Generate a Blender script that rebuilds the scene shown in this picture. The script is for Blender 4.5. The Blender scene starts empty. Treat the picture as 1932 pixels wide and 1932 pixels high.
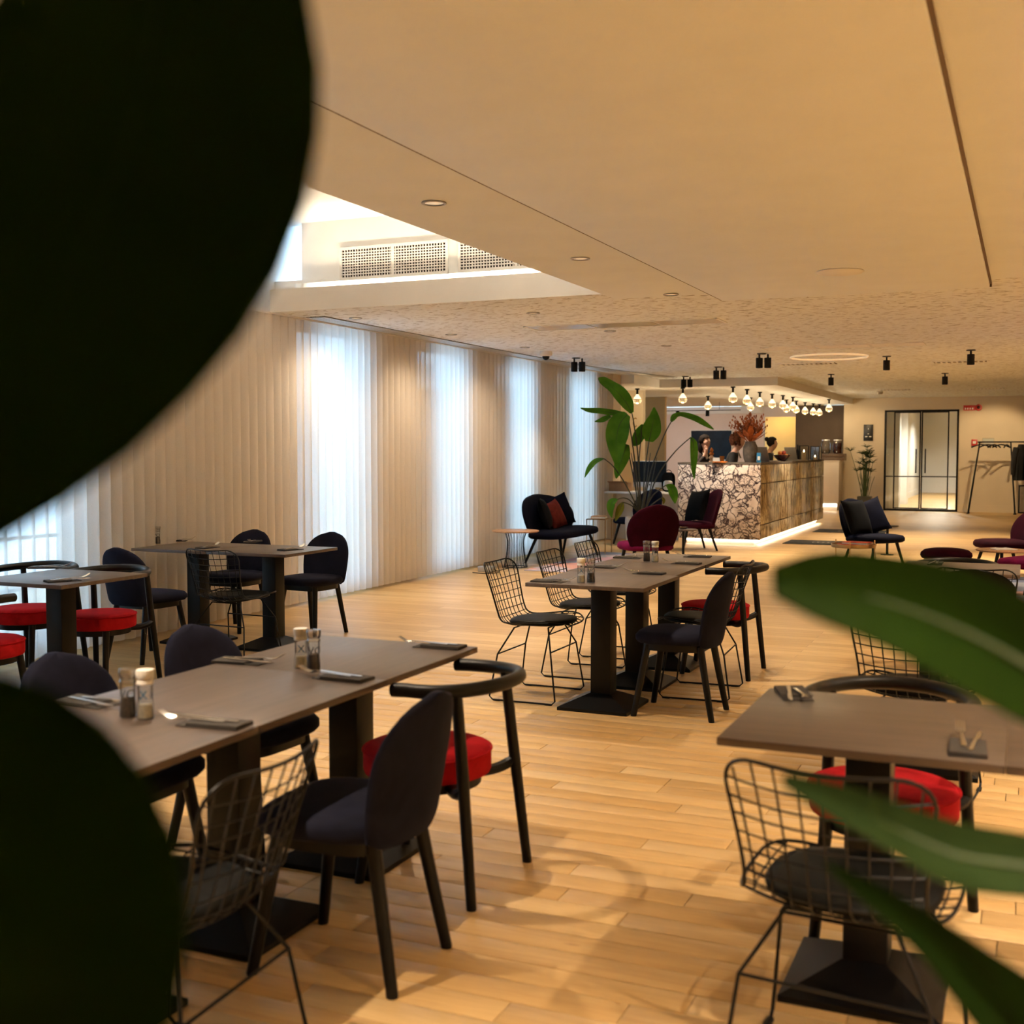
import bpy, bmesh, math, random
from mathutils import Vector, Matrix, noise
random.seed(7)
PI = math.pi
R = math.radians
sc = bpy.context.scene
COL = sc.collection

# ------------------------------------------------------------------ camera
F, H, YAW = 2220.0, 1.5, R(23.6)          # focal length in px of the 1932 frame, eye height, turn to the left
TH = math.atan(119 / F)                    # slight downward pitch
cam = bpy.data.cameras.new('camera')
cam.sensor_width = 36.0
cam.lens = F / 1932 * 36
cam.clip_start = 0.05
cam.dof.use_dof = True
cam.dof.focus_distance = 9.0
cam.dof.aperture_fstop = 3.2
camo = bpy.data.objects.new('camera', cam)
camo.location = (0, 0, H)
camo.rotation_euler = (PI / 2 - TH, 0, YAW)
COL.objects.link(camo)
sc.camera = camo

# ------------------------------------------------------------------ world, exposure
w = bpy.data.worlds.new('sky')
sc.world = w
w.use_nodes = True
bg = w.node_tree.nodes['Background']
bg.inputs[0].default_value = (0.50, 0.76, 1.0, 1)
bg.inputs[1].default_value = 5.4
sc.view_settings.view_transform = 'Standard'
sc.view_settings.look = 'None'
sc.view_settings.gamma = 1
sc.view_settings.use_curve_mapping = False
sc.view_settings.exposure = 0.60
sc.cycles.max_bounces = 6
sc.cycles.diffuse_bounces = 4
sc.cycles.glossy_bounces = 2
sc.cycles.transmission_bounces = 3
sc.cycles.transparent_max_bounces = 8
sc.cycles.use_adaptive_sampling = True
sc.cycles.adaptive_threshold = 0.15
sc.cycles.adaptive_min_samples = 16
sc.cycles.sample_clamp_indirect = 4.0
sc.cycles.caustics_reflective = False
sc.cycles.caustics_refractive = False
WARM = (1.0, 0.80, 0.58)
SPOT_W = 135.0


def room(x, y):
    return (x * math.cos(YAW) - y * math.sin(YAW), x * math.sin(YAW) + y * math.cos(YAW))


def ray(px, py):
    dx, dy = (px - 966) / F, (966 - py) / F
    return dx, math.cos(TH) + dy * math.sin(TH), -math.sin(TH) + dy * math.cos(TH)


def P(px, py, z=0.0):                       # where the line of sight meets the level z
    d = ray(px, py)
    t = (z - H) / d[2]
    X, Y = room(d[0] * t, d[1] * t)
    return Vector((X, Y, z))


def Q(px, py, dist):                        # point at a known distance in front of the viewer
    d = ray(px, py)
    t = dist / d[1]
    X, Y = room(d[0] * t, d[1] * t)
    return Vector((X, Y, H + d[2] * t))


# ------------------------------------------------------------------ helpers
def smooth_path(pts, n):
    pts = [Vector(p) for p in pts]
    if len(pts) < 3:
        return [pts[0].lerp(pts[-1], i / n) for i in range(n + 1)]
    out = []
    m = len(pts) - 1
    for i in range(n + 1):
        t = i / n * m
        k = min(int(t), m - 1)
        f = t - k
        p0, p1, p2, p3 = pts[max(k - 1, 0)], pts[k], pts[k + 1], pts[min(k + 2, m)]
        out.append(0.5 * ((2 * p1) + (p2 - p0) * f + (2 * p0 - 5 * p1 + 4 * p2 - p3) * f * f + (3 * p1 - p0 - 3 * p2 + p3) * f ** 3))
    return out


class MB:
    def __init__(s):
        s.v, s.f = [], []

    def add(s, vs, fs):
        o = len(s.v)
        s.v += [tuple(q) for q in vs]
        s.f += [tuple(i + o for i in q) for q in fs]
        return s

    def box(s, x0, x1, y0, y1, z0, z1):
        return s.add([(x0, y0, z0), (x1, y0, z0), (x1, y1, z0), (x0, y1, z0), (x0, y0, z1), (x1, y0, z1), (x1, y1, z1), (x0, y1, z1)],
                     [(0, 3, 2, 1), (4, 5, 6, 7), (0, 1, 5, 4), (1, 2, 6, 5), (2, 3, 7, 6), (3, 0, 4, 7)])

    def bbox(s, x0, x1, y0, y1, z0, z1, b=0.004):      # box with chamfered edges
        bm = bmesh.new()
        bmesh.ops.create_cube(bm, size=1)
        for q in bm.verts:
            q.co = Vector(((x0 + x1) / 2 + q.co.x * (x1 - x0), (y0 + y1) / 2 + q.co.y * (y1 - y0), (z0 + z1) / 2 + q.co.z * (z1 - z0)))
        bmesh.ops.bevel(bm, geom=bm.edges[:], offset=b, segments=2, affect='EDGES', profile=0.5)
        bm.verts.index_update()
        s.add([q.co.copy() for q in bm.verts], [[q.index for q in f.verts] for f in bm.faces])
        bm.free()
        return s

    def loft(s, rings, cap=True, closed=True):
        n = len(rings[0])
        vs = [p for r in rings for p in r]
        fs = []
        for i in range(len(rings) - 1):
            for j in range(n if closed else n - 1):
                k = (j + 1) % n
                fs.append((i * n + j, i * n + k, (i + 1) * n + k, (i + 1) * n + j))
        if cap and closed:
            fs.append(tuple(range(n - 1, -1, -1)))
            fs.append(tuple((len(rings) - 1) * n + j for j in range(n)))
        return s.add(vs, fs)

    def tube(s, pts, r, n=8, cap=True, closed=False):
        pts = [Vector(p) for p in pts]
        m = len(pts)
        rs = r if isinstance(r, (list, tuple)) else [r] * m
        rings = []
        up = None
        for i, p in enumerate(pts):
            if closed:
                t = (pts[(i + 1) % m] - pts[i - 1])
            else:
                t = pts[min(i + 1, m - 1)] - pts[max(i - 1, 0)]
            t = t.normalized() if t.length > 1e-9 else Vector((0, 0, 1))
            if up is None:
                up = Vector((0, 0, 1)) if abs(t.z) < 0.9 else Vector((1, 0, 0))
            a = t.cross(up)
            if a.length < 1e-6:
                a = t.orthogonal()
            a.normalize()
            b = a.cross(t).normalized()
            up = b
            rings.append([p + (a * math.cos(2 * PI * k / n) + b * math.sin(2 * PI * k / n)) * rs[i] for k in range(n)])
        if closed:
            rings.append(rings[0])
        return s.loft(rings, cap and not closed)

    def lathe(s, prof, n=24, c=(0, 0, 0), cap=True):
        return s.loft([[(c[0] + r * math.cos(2 * PI * k / n), c[1] + r * math.sin(2 * PI * k / n), c[2] + z) for k in range(n)] for r, z in prof], cap)

    def blob(s, c, rx, ry, rz, e1=1.0, e2=1.0, nu=20, nv=12, fn=None):   # superellipsoid
        sg = lambda a, e: math.copysign(abs(a) ** e, a)
        rings = []
        for i in range(1, nv):
            ph = -PI / 2 + PI * i / nv
            ring = []
            for j in range(nu):
                th = 2 * PI * j / nu
                p = Vector((rx * sg(math.cos(ph), e1) * sg(math.cos(th), e2), ry * sg(math.cos(ph), e1) * sg(math.sin(th), e2), rz * sg(math.sin(ph), e1)))
                if fn:
                    p = fn(p)
                ring.append(p + Vector(c))
            rings.append(ring)
        return s.loft(rings)

    def xf(s, M):
        s.v = [tuple(M @ Vector(q)) for q in s.v]
        return s

    def mesh(s, name, mat, smooth=40):
        me = bpy.data.meshes.new(name)
        me.from_pydata(s.v, [], s.f)
        bm = bmesh.new()
        bm.from_mesh(me)
        bmesh.ops.recalc_face_normals(bm, faces=bm.faces[:])
        bm.to_mesh(me)
        bm.free()
        if smooth:
            me.polygons.foreach_set('use_smooth', [True] * len(me.polygons))
            me.set_sharp_from_angle(angle=R(smooth))
        if mat:
            me.materials.append(mat)
        me.update()
        return me

    def build(s, name, mat, parent=None, loc=(0, 0, 0), rz=0, smooth=40):
        return link(name, s.mesh(name, mat, smooth), parent, loc, rz)


def link(name, data, parent=None, loc=(0, 0, 0), rz=0):
    o = bpy.data.objects.new(name, data)
    COL.objects.link(o)
    o.parent = parent
    o.location = loc
    o.rotation_euler = (0, 0, rz) if not isinstance(rz, (tuple, list)) else rz
    return o


def tag(o, label, cat, group=None):
    o['label'] = label
    o['category'] = cat
    if group:
        o['group'] = group
    return o


def thing(name, label, cat, loc=(0, 0, 0), rz=0, group=None):
    return tag(link(name, None, None, loc, rz), label, cat, group)


def struct(o, label=None):
    o['kind'] = 'structure'
    if label:
        o['label'] = label
    return o


def copy_tree(o, parent=None):
    c = o.copy()
    COL.objects.link(c)
    c.parent = parent
    for ch in list(o.children):
        copy_tree(ch, c)
    return c


class Kind:
    """first placed spot moves the prototype itself, later ones copy it with its parts"""
    def __init__(s, root):
        s.root, s.used = root, False

    def put(s, label, loc, rz=0, group=None, cat=None):
        o = copy_tree(s.root) if s.used else s.root
        s.used = True
        o.location = loc
        o.rotation_euler = (0, 0, rz)
        o['label'] = label
        if group:
            o['group'] = group
        return o


def spot(parent, loc, energy, size=100, blend=0.5, rad=0.03, aim=None, color=WARM):
    l = bpy.data.lights.new('lamp', 'SPOT')
    l.energy, l.color, l.spot_size, l.spot_blend, l.shadow_soft_size = energy, color, R(size), blend, rad
    o = link('lamp', l, parent, loc)
    if aim is not None:
        o.rotation_euler = Vector(aim).to_track_quat('-Z', 'Y').to_euler()
    return o


def arealight(parent, loc, sx, sy, energy, rot=(0, 0, 0), color=WARM, name='led_strip_light'):
    l = bpy.data.lights.new(name, 'AREA')
    l.shape, l.size, l.size_y, l.energy, l.color = 'RECTANGLE', sx, sy, energy, color
    return link(name, l, parent, loc, rot)


# ------------------------------------------------------------------ materials
class N:
    def __init__(s, name):
        s.m = bpy.data.materials.new(name)
        s.m.use_nodes = True
        s.t = s.m.node_tree
        s.b = s.t.nodes['Principled BSDF']
        s.out = s.t.nodes['Material Output']

    def n(s, kind, **kw):
        q = s.t.nodes.new('ShaderNode' + kind)
        for k, v in kw.items():
            if k.startswith('_'):
                setattr(q, k[1:], v)
            else:
                q.inputs[k.replace('__', ' ')].default_value = v
        return q

    def l(s, a, b):
        s.t.links.new(a, b)

    def coord(s, kind='Object', scale=(1, 1, 1), rot=(0, 0, 0), rnd=0.0):
        tc = s.n('TexCoord')
        mp = s.n('Mapping')
        mp.inputs['Scale'].default_value = scale
        mp.inputs['Rotation'].default_value = rot
        src = tc.outputs[kind]
        if rnd:
            oi = s.n('ObjectInfo')
            ml = s.n('VectorMath', _operation='SCALE')
            cx = s.n('CombineXYZ')
            for k in range(3):
                s.l(oi.outputs['Random'], cx.inputs[k])
            s.l(cx.outputs[0], ml.inputs[0])
            ml.inputs['Scale'].default_value = rnd
            ad = s.n('VectorMath', _operation='ADD')
            s.l(src, ad.inputs[0])
            s.l(ml.outputs[0], ad.inputs[1])
            src = ad.outputs[0]
        s.l(src, mp.inputs[0])
        return mp.outputs[0]

    def noise(s, vec, scale=5, detail=3, rough=0.5, dist=0.0):
        q = s.n('TexNoise', Scale=scale, Detail=detail, Roughness=rough, Distortion=dist)
        s.l(vec, q.inputs['Vector'])
        return q.outputs['Fac']

    def ramp(s, fac, stops):
        q = s.n('ValToRGB')
        e = q.color_ramp.elements
        while len(e) < len(stops):
            e.new(0.5)
        for i, (p, c) in enumerate(stops):
            e[i].position = p
            e[i].color = (*c, 1)
        s.l(fac, q.inputs[0])
        return q.outputs[0]

    def bump(s, fac, strength=0.2, dist=0.01):
        q = s.n('Bump', Strength=strength, Distance=dist)
        s.l(fac, q.inputs['Height'])
        s.l(q.outputs[0], s.b.inputs['Normal'])

    def mix(s, fac, a, b, mode='MIX'):
        q = s.n('Mix', _data_type='RGBA', _blend_type=mode)
        for k, v in ((0, fac), (6, a), (7, b)):
            if hasattr(v, 'is_linked') or hasattr(v, 'node'):
                s.l(v, q.inputs[k])
            elif k == 0:
                q.inputs[0].default_value = v
            else:
                q.inputs[k].default_value = (*v, 1)
        return q.outputs[2]

    def base(s, c):
        if isinstance(c, tuple):
            s.b.inputs['Base Color'].default_value = (*c, 1)
        else:
            s.l(c, s.b.inputs['Base Color'])
        return s

    def set(s, **kw):
        for k, v in kw.items():
            s.b.inputs[k.replace('__', ' ')].default_value = v
        return s


def plain(name, c, rough=0.5, metal=0.0, var=0.12, scale=8, bump=0.0, **kw):
    m = N(name)
    vec = m.coord()
    nz = m.noise(vec, scale, 4)
    lo, hi = tuple(x * (1 - var) for x in c), tuple(min(1, x * (1 + var)) for x in c)
    m.base(m.ramp(nz, [(0.3, lo), (0.7, hi)]))
    m.set(Roughness=rough, Metallic=metal, **kw)
    if bump:
        m.bump(m.noise(vec, scale * 12, 2), bump, 0.003)
    return m.m


def emit(name, c, strength):
    m = N(name)
    m.base(c).set(Emission__Strength=strength, Roughness=0.5)
    m.b.inputs['Emission Color'].default_value = (*c, 1)
    return m.m


def glassy(name, tint=(1, 1, 1), refl=0.10):
    m = N(name)
    t = m.n('BsdfTransparent')
    t.inputs[0].default_value = (*tint, 1)
    g = m.n('BsdfGlossy', Roughness=0.05)
    lw = m.n('LayerWeight', Blend=0.25)
    mm = m.n('Math', _operation='MULTIPLY_ADD')
    mm.inputs[1].default_value = 0.75
    mm.inputs[2].default_value = refl
    m.l(lw.outputs['Fresnel'], mm.inputs[0])
    mx = m.n('MixShader')
    m.l(mm.outputs[0], mx.inputs[0])
    m.l(t.outputs[0], mx.inputs[1])
    m.l(g.outputs[0], mx.inputs[2])
    m.l(mx.outputs[0], m.out.inputs[0])
    return m.m


def velvet(name, c, sheen=0.6):
    m = N(name)
    vec = m.coord(rnd=9.0)
    nz = m.noise(vec, 7, 3, 0.6, 0.6)
    m.base(m.ramp(nz, [(0.3, tuple(x * 0.7 for x in c)), (0.75, tuple(x * 1.35 for x in c))]))
    m.set(Roughness=0.85, Sheen__Weight=sheen, Sheen__Roughness=0.3, Specular__IOR__Level=0.04)
    m.b.inputs['Sheen Tint'].default_value = (*[min(1, x * 5 + 0.015) for x in c], 1)
    m.bump(m.noise(vec, 260, 2), 0.12, 0.002)
    return m.m


def plank_mat(name, rows=False):
    m = N(name)
    if rows:
        pos = m.coord('Object')
        br = m.n('TexBrick', Scale=1.0, Mortar__Size=0.0012, Brick__Width=1.5, Row__Height=0.12, Bias=0.0)
        br.offset = 0.37
        br.inputs['Color1'].default_value = (0, 0, 0, 1)
        br.inputs['Color2'].default_value = (1, 1, 1, 1)
        br.inputs['Mortar'].default_value = (0.5, 0.5, 0.5, 1)
        m.l(pos, br.inputs['Vector'])
        rnd, vec = br.outputs['Color'], m.coord('Object', (0.9, 11, 1))
    else:
        oi = m.n('ObjectInfo')
        rnd, vec = oi.outputs['Random'], m.coord('Object', (0.9, 11, 1), rnd=37.0)
    tone = m.ramp(rnd, [(0.0, (0.48, 0.30, 0.115)), (0.35, (0.53, 0.34, 0.14)), (0.7, (0.56, 0.37, 0.16)), (1.0, (0.62, 0.43, 0.20))])
    grain = m.ramp(m.noise(vec, 3.2, 6, 0.6, 0.7), [(0.3, (0.84, 0.80, 0.75)), (0.6, (1, 1, 1)), (0.8, (0.95, 0.93, 0.90))])
    kn = m.ramp(m.noise(m.coord('Object', (1.6, 5, 1), rnd=0 if rows else 91.0), 2.2, 2, 0.4), [(0.0, (0.45, 0.38, 0.30)), (0.20, (0.5, 0.42, 0.34)), (0.235, (1, 1, 1))])
    c = m.mix(1.0, m.mix(1.0, tone, grain, 'MULTIPLY'), kn, 'MULTIPLY')
    if rows:
        c = m.mix(br.outputs['Fac'], c, (0.22, 0.12, 0.05))
    m.base(c).set(Roughness=0.40)
    m.bump(m.noise(vec, 9, 4), 0.02, 0.001)
    return m.m


def laminate(name, c):
    m = N(name)
    vec = m.coord('Object', (14, 0.8, 1), rnd=11.0)
    g = m.noise(vec, 3, 5, 0.6, 0.4)
    m.base(m.ramp(g, [(0.3, tuple(x * 0.72 for x in c)), (0.65, tuple(x * 1.2 for x in c))]))
    m.set(Roughness=0.40)
    m.bump(g, 0.05, 0.002)
    return m.m


def breccia(name):
    m = N(name)
    vec = m.coord('Object', (1, 1, 1))
    nz = m.n('TexNoise', Scale=4.5, Detail=5)
    m.l(vec, nz.inputs['Vector'])
    sc_ = m.n('VectorMath', _operation='SCALE')
    sc_.inputs['Scale'].default_value = 0.36
    m.l(nz.outputs['Color'], sc_.inputs[0])
    ad = m.n('VectorMath', _operation='ADD')
    m.l(vec, ad.inputs[0])
    m.l(sc_.outputs[0], ad.inputs[1])
    big = m.n('TexVoronoi', _feature='DISTANCE_TO_EDGE', Scale=6.5)
    small = m.n('TexVoronoi', _feature='DISTANCE_TO_EDGE', Scale=17.0)
    for q in (big, small):
        m.l(ad.outputs[0], q.inputs['Vector'])
    a = m.ramp(big.outputs['Distance'], [(0.0, (0.0, 0.0, 0.0)), (0.035, (0.15, 0.15, 0.15)), (0.085, (1, 1, 1))])
    b = m.ramp(small.outputs['Distance'], [(0.0, (0, 0, 0)), (0.05, (0.3, 0.3, 0.3)), (0.10, (1, 1, 1))])
    msk = m.ramp(m.noise(vec, 3.5, 3), [(0.42, (0, 0, 0)), (0.52, (1, 1, 1))])
    b2 = m.mix(msk, (1, 1, 1), b)
    k = m.mix(1.0, a, b2, 'MULTIPLY')
    cream = m.ramp(m.noise(vec, 6, 4), [(0.3, (0.62, 0.52, 0.46)), (0.7, (0.86, 0.80, 0.76))])
    m.base(m.mix(k, (0.03, 0.014, 0.02), cream)).set(Roughness=0.18)
    return m.m


def veined(name):
    m = N(name)
    vec = m.coord('Object', (5, 5, 0.9))
    a = m.noise(vec, 2.6, 8, 0.68, 1.4)
    b = m.noise(m.coord('Object', (9, 9, 2.2)), 3.1, 6, 0.6, 1.8)
    c1 = m.ramp(a, [(0.41, (0.04, 0.025, 0.012)), (0.46, (0.26, 0.18, 0.09)), (0.52, (0.60, 0.50, 0.32)), (0.68, (0.74, 0.66, 0.48))])
    c2 = m.ramp(b, [(0.40, (0.25, 0.2, 0.14)), (0.47, (1, 1, 1))])
    m.base(m.mix(0.8, c1, c2, 'MULTIPLY')).set(Roughness=0.2)
    return m.m


def sheer(name):
    m = N(name)
    vec = m.coord('Object', (40, 40, 40))
    d = m.n('BsdfDiffuse')
    d.inputs[0].default_value = (0.86, 0.76, 0.63, 1)
    t = m.n('BsdfTranslucent')
    t.inputs[0].default_value = (0.78, 0.80, 0.82, 1)
    tr = m.n('BsdfTransparent')
    m1 = m.n('MixShader')
    m1.inputs[0].default_value = 0.45
    m2 = m.n('MixShader')
    f = m.ramp(m.noise(vec, 6, 2), [(0.3, (0.10, 0.10, 0.10)), (0.7, (0.20, 0.20, 0.20))])
    m.l(d.outputs[0], m1.inputs[1])
    m.l(t.outputs[0], m1.inputs[2])
    m.l(f, m2.inputs[0])
    m.l(m1.outputs[0], m2.inputs[1])
    m.l(tr.outputs[0], m2.inputs[2])
    m.l(m2.outputs[0], m.out.inputs[0])
    return m.m


def leafmat(name, c, c2, transl=0.35):
    m = N(name)
    vec = m.coord('Object', (1, 1, 1), rnd=5)
    col = m.ramp(m.noise(vec, 6, 4), [(0.3, c), (0.7, c2)])
    m.base(col).set(Roughness=0.55, Specular__IOR__Level=0.03)
    t = m.n('BsdfTranslucent')
    m.l(col, t.inputs[0])
    mx = m.n('MixShader')
    mx.inputs[0].default_value = transl
    m.l(m.b.outputs[0], mx.inputs[1])
    m.l(t.outputs[0], mx.inputs[2])
    m.l(mx.outputs[0], m.out.inputs[0])
    m.bump(m.noise(m.coord('Object', (30, 30, 4)), 3, 2), 0.2, 0.004)
    return m.m


def acoustic(name):
    m = N(name)
    vec = m.coord('Object', (1, 1, 1))
    f = m.noise(m.coord('Object', (13, 30, 1)), 1.0, 1, 0.4, 0.6)
    m.base(m.ramp(f, [(0.33, (0.40, 0.39, 0.39)), (0.42, (0.82, 0.87, 0.92))])).set(Roughness=0.9)  # plaster tone also blued, standing in for cooler light
    m.bump(f, 0.25, 0.004)
    return m.m


def rugmat(name):
    m = N(name)
    q = m.n('TexVoronoi', Scale=1.6)
    m.l(m.coord('Object', (1, 1.6, 1)), q.inputs['Vector'])
    m.base(m.ramp(q.outputs['Color'], [(0.1, (0.10, 0.13, 0.22)), (0.35, (0.45, 0.48, 0.55)), (0.6, (0.40, 0.17, 0.24)), (0.85, (0.55, 0.30, 0.26))]))
    m.set(Roughness=0.95)
    m.bump(m.noise(m.coord(), 180, 2), 0.4, 0.004)
    return m.m


M = {}
M['plank'] = plank_mat('oak_plank')
M['far_floor'] = plank_mat('oak_floor_far', True)
M['dark'] = plain('dark_gap', (0.03, 0.018, 0.01), 0.8)
M['plaster'] = plain('ceiling_plaster', (0.86, 0.87, 0.87), 0.85, var=0.03, scale=3, bump=0.05)
M['ceil_light_tint'] = plain('ceiling_cool_light_tint', (0.81, 0.87, 0.94), 0.85, var=0.02, scale=3, bump=0.05)  # white ceiling tinted blue in place of cooler light against orange floor bounce
M['acoustic'] = acoustic('acoustic_plaster')
M['tanwall'] = plain('cream_wall', (0.66, 0.56, 0.42), 0.85, var=0.04, scale=2, bump=0.05)
M['yellowwall'] = plain('yellow_ochre_wall', (0.66, 0.44, 0.16), 0.85, var=0.05, scale=2)
M['white'] = plain('white_paint', (0.78, 0.76, 0.74), 0.7, var=0.03, scale=2)
M['pinkwall'] = plain('pale_pink_wall', (0.72, 0.62, 0.58), 0.85, var=0.03, scale=2)
M['brownwall'] = plain('brown_wall', (0.10, 0.065, 0.04), 0.7, var=0.08, scale=3)
M['ochre'] = plain('ochre_wall', (0.26, 0.15, 0.045), 0.7, var=0.08, scale=3)
M['table'] = laminate('brown_laminate', (0.072, 0.051, 0.040))
M['black'] = plain('black_metal', (0.0035, 0.0032, 0.0032), 0.38, 0.0, var=0.25, scale=12, bump=0.04, Specular__IOR__Level=0.2)
M['blackwood'] = plain('black_stained_wood', (0.0045, 0.0038, 0.0035), 0.38, var=0.3, scale=14, bump=0.04, Specular__IOR__Level=0.2)
M['leather'] = plain('black_leather', (0.004, 0.004, 0.0035), 0.45, var=0.2, scale=30, bump=0.12, Specular__IOR__Level=0.08)
M['steel'] = plain('polished_steel', (0.72, 0.70, 0.66), 0.18, 1.0, var=0.05)
M['greymetal'] = plain('brushed_metal', (0.45, 0.44, 0.42), 0.4, 0.8, var=0.1)
M['brass'] = plain('aged_brass', (0.55, 0.36, 0.18), 0.3, 1.0, var=0.1)
M['navy'] = velvet('blue_grey_velvet', (0.0105, 0.0112, 0.0215), 0.5)
M['deepnavy'] = velvet('dark_navy_velvet', (0.0025, 0.0032, 0.009), 0.15)
M['maroon'] = velvet('maroon_velvet', (0.022, 0.0018, 0.007), 0.2)
M['magenta'] = velvet('magenta_velvet', (0.10, 0.005, 0.035), 0.3)
M['red'] = velvet('red_velvet', (0.30, 0.008, 0.012), 0.35)
M['rust'] = velvet('rust_velvet', (0.075, 0.012, 0.010), 0.3)
M['charcoal'] = velvet('charcoal_cloth', (0.0045, 0.005, 0.006), 0.2)
M['napkin'] = plain('grey_napkin', (0.032, 0.027, 0.023), 0.9, var=0.15, scale=30, bump=0.3)
M['glass'] = glassy('clear_glass', (0.96, 0.98, 0.97), 0.08)
M['pane'] = glassy('window_glass', (0.93, 0.96, 0.97), 0.04)
M['salt'] = plain('salt_grains', (0.78, 0.74, 0.64), 0.8, var=0.15, scale=120, bump=0.4)
M['pepper'] = plain('pepper_corns', (0.05, 0.035, 0.025), 0.8, var=0.6, scale=150, bump=0.5)
M['clearcap'] = glassy('mill_cap_clear', (0.85, 0.84, 0.80), 0.25)
M['whitecap'] = plain('mill_cap_white', (0.75, 0.72, 0.66), 0.35, var=0.04)
M['inkdark'] = plain('dark_print', (0.03, 0.035, 0.035), 0.6)
M['inkblue'] = plain('blue_print', (0.03, 0.12, 0.22), 0.6)
M['marble'] = breccia('violet_breccia_marble')
M['vein'] = veined('golden_veined_marble')
M['palemarble'] = plain('pale_marble', (0.66, 0.58, 0.50), 0.25, var=0.06, scale=3)
M['curtain'] = sheer('sheer_curtain')
M['leaf'] = leafmat('banana_leaf', (0.06, 0.21, 0.02), (0.12, 0.33, 0.035))
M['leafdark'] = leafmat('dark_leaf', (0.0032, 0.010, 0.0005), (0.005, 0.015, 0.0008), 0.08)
M['leafmid'] = leafmat('green_leaf', (0.0075, 0.022, 0.0003), (0.013, 0.034, 0.0005), 0.12)
M['leafdull'] = leafmat('dull_green_leaf', (0.014, 0.029, 0.008), (0.024, 0.044, 0.012), 0.12)
M['leafyellow'] = leafmat('yellowing_leaf', (0.16, 0.18, 0.02), (0.22, 0.22, 0.03))
M['stem'] = plain('plant_stem', (0.045, 0.075, 0.02), 0.5, var=0.3)
M['stemdark'] = plain('dark_plant_stem', (0.03, 0.035, 0.018), 0.5, var=0.3)
M['soil'] = plain('soil', (0.03, 0.02, 0.012), 0.95, var=0.5, scale=40)
M['planter'] = plain('pale_planter', (0.55, 0.53, 0.50), 0.6, var=0.08)
M['olivepot'] = plain('olive_pot', (0.045, 0.04, 0.02), 0.6)
M['concrete'] = plain('grey_stoneware', (0.10, 0.085, 0.072), 0.85, var=0.3, scale=18, bump=0.3)
M['dried'] = plain('dried_flowers', (0.42, 0.12, 0.035), 0.9, var=0.4, scale=20)
M['oak'] = laminate('pale_oak_top', (0.44, 0.24, 0.12))
M['crate'] = laminate('dark_crate_wood', (0.10, 0.055, 0.03))
M['card'] = plain('cardboard', (0.36, 0.20, 0.10), 0.85, var=0.1)
M['alu'] = plain('silver_aluminium', (0.66, 0.66, 0.66), 0.35, 0.6, var=0.03)
M['laptop'] = plain('grey_laptop_metal', (0.30, 0.27, 0.23), 0.45, 0.2, var=0.04)
M['screen'] = plain('dark_screen', (0.004, 0.006, 0.010), 0.35, var=0.2, Specular__IOR__Level=0.15)
M['tvscreen'] = plain('tv_screen', (0.004, 0.012, 0.026), 0.4, var=0.8, scale=2, Specular__IOR__Level=0.1)
M['redplastic'] = plain('red_plastic', (0.55, 0.02, 0.015), 0.4)
M['redpaper'] = plain('red_cover', (0.62, 0.05, 0.03), 0.5)
M['whiteink'] = plain('white_print', (0.85, 0.85, 0.83), 0.6, var=0.02)
M['blacksign'] = plain('black_sign', (0.010, 0.010, 0.010), 0.35)
M['coat'] = plain('black_coat_wool', (0.008, 0.008, 0.009), 0.95, var=0.3, scale=20, bump=0.3)
M['skin_a'] = plain('skin_fair', (0.60, 0.36, 0.28), 0.55, var=0.05)
M['skin_b'] = plain('skin_tan', (0.42, 0.22, 0.13), 0.55, var=0.05)
M['hair_red'] = plain('curly_red_hair', (0.16, 0.05, 0.02), 0.7, var=0.5, scale=60)
M['hair_dark'] = plain('dark_hair', (0.008, 0.005, 0.004), 0.8, var=0.4, scale=60, Specular__IOR__Level=0.1)
M['blackcloth'] = plain('black_clothing', (0.009, 0.009, 0.011), 0.9, var=0.2)
M['browncloth'] = plain('dark_brown_clothing', (0.022, 0.014, 0.013), 0.9, var=0.2)
M['whitecloth'] = plain('white_shirt', (0.55, 0.50, 0.46), 0.8, var=0.05)
M['eye'] = plain('eye_dark', (0.01, 0.008, 0.006), 0.2)
M['candle'] = plain('cream_candle', (0.75, 0.55, 0.36), 0.6, var=0.04)
M['tea'] = plain('red_iced_tea', (0.05, 0.006, 0.006), 0.15)
M['water'] = glassy('water', (0.85, 0.82, 0.78), 0.08)
M['bluecan'] = plain('blue_carton', (0.03, 0.22, 0.50), 0.4, var=0.5, scale=30)
M['orange'] = plain('orange_peel', (0.60, 0.20, 0.03), 0.6)
M['green'] = plain('green_apple', (0.20, 0.28, 0.04), 0.5)
M['redfruit'] = plain('red_apple', (0.35, 0.05, 0.03), 0.45)
M['mat'] = plain('doormat', (0.012, 0.013, 0.012), 0.95, var=0.3, scale=60, bump=0.5)
M['matlogo'] = plain('doormat_print', (0.20, 0.19, 0.15), 0.95, var=0.3)
M['rug'] = rugmat('patchwork_rug')
M['led'] = emit('led_strip', (1.0, 0.86, 0.66), 4)
M['bulbglow'] = emit('bulb_upper', (1.0, 0.84, 0.56), 0.95)
M['filament'] = emit('bulb_filament', (1.0, 0.75, 0.40), 30)
M['goldbulb'] = plain('gold_mirrored_bulb', (0.75, 0.48, 0.16), 0.2, 0.9, var=0.4, scale=60)
M['flame'] = emit('candle_flame', (1.0, 0.70, 0.32), 30)
M['lampface'] = emit('lamp_face', (1.0, 0.85, 0.62), 0.28)
M['ring'] = emit('light_ring', (1.0, 0.78, 0.5), 0.22)
M['lensoff'] = plain('frosted_lens', (0.45, 0.40, 0.32), 0.3)

CEIL = 2.74
WX = -6.36                                  # the hanging blinds
WALLX = -6.56                               # inner face of the window wall
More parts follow.
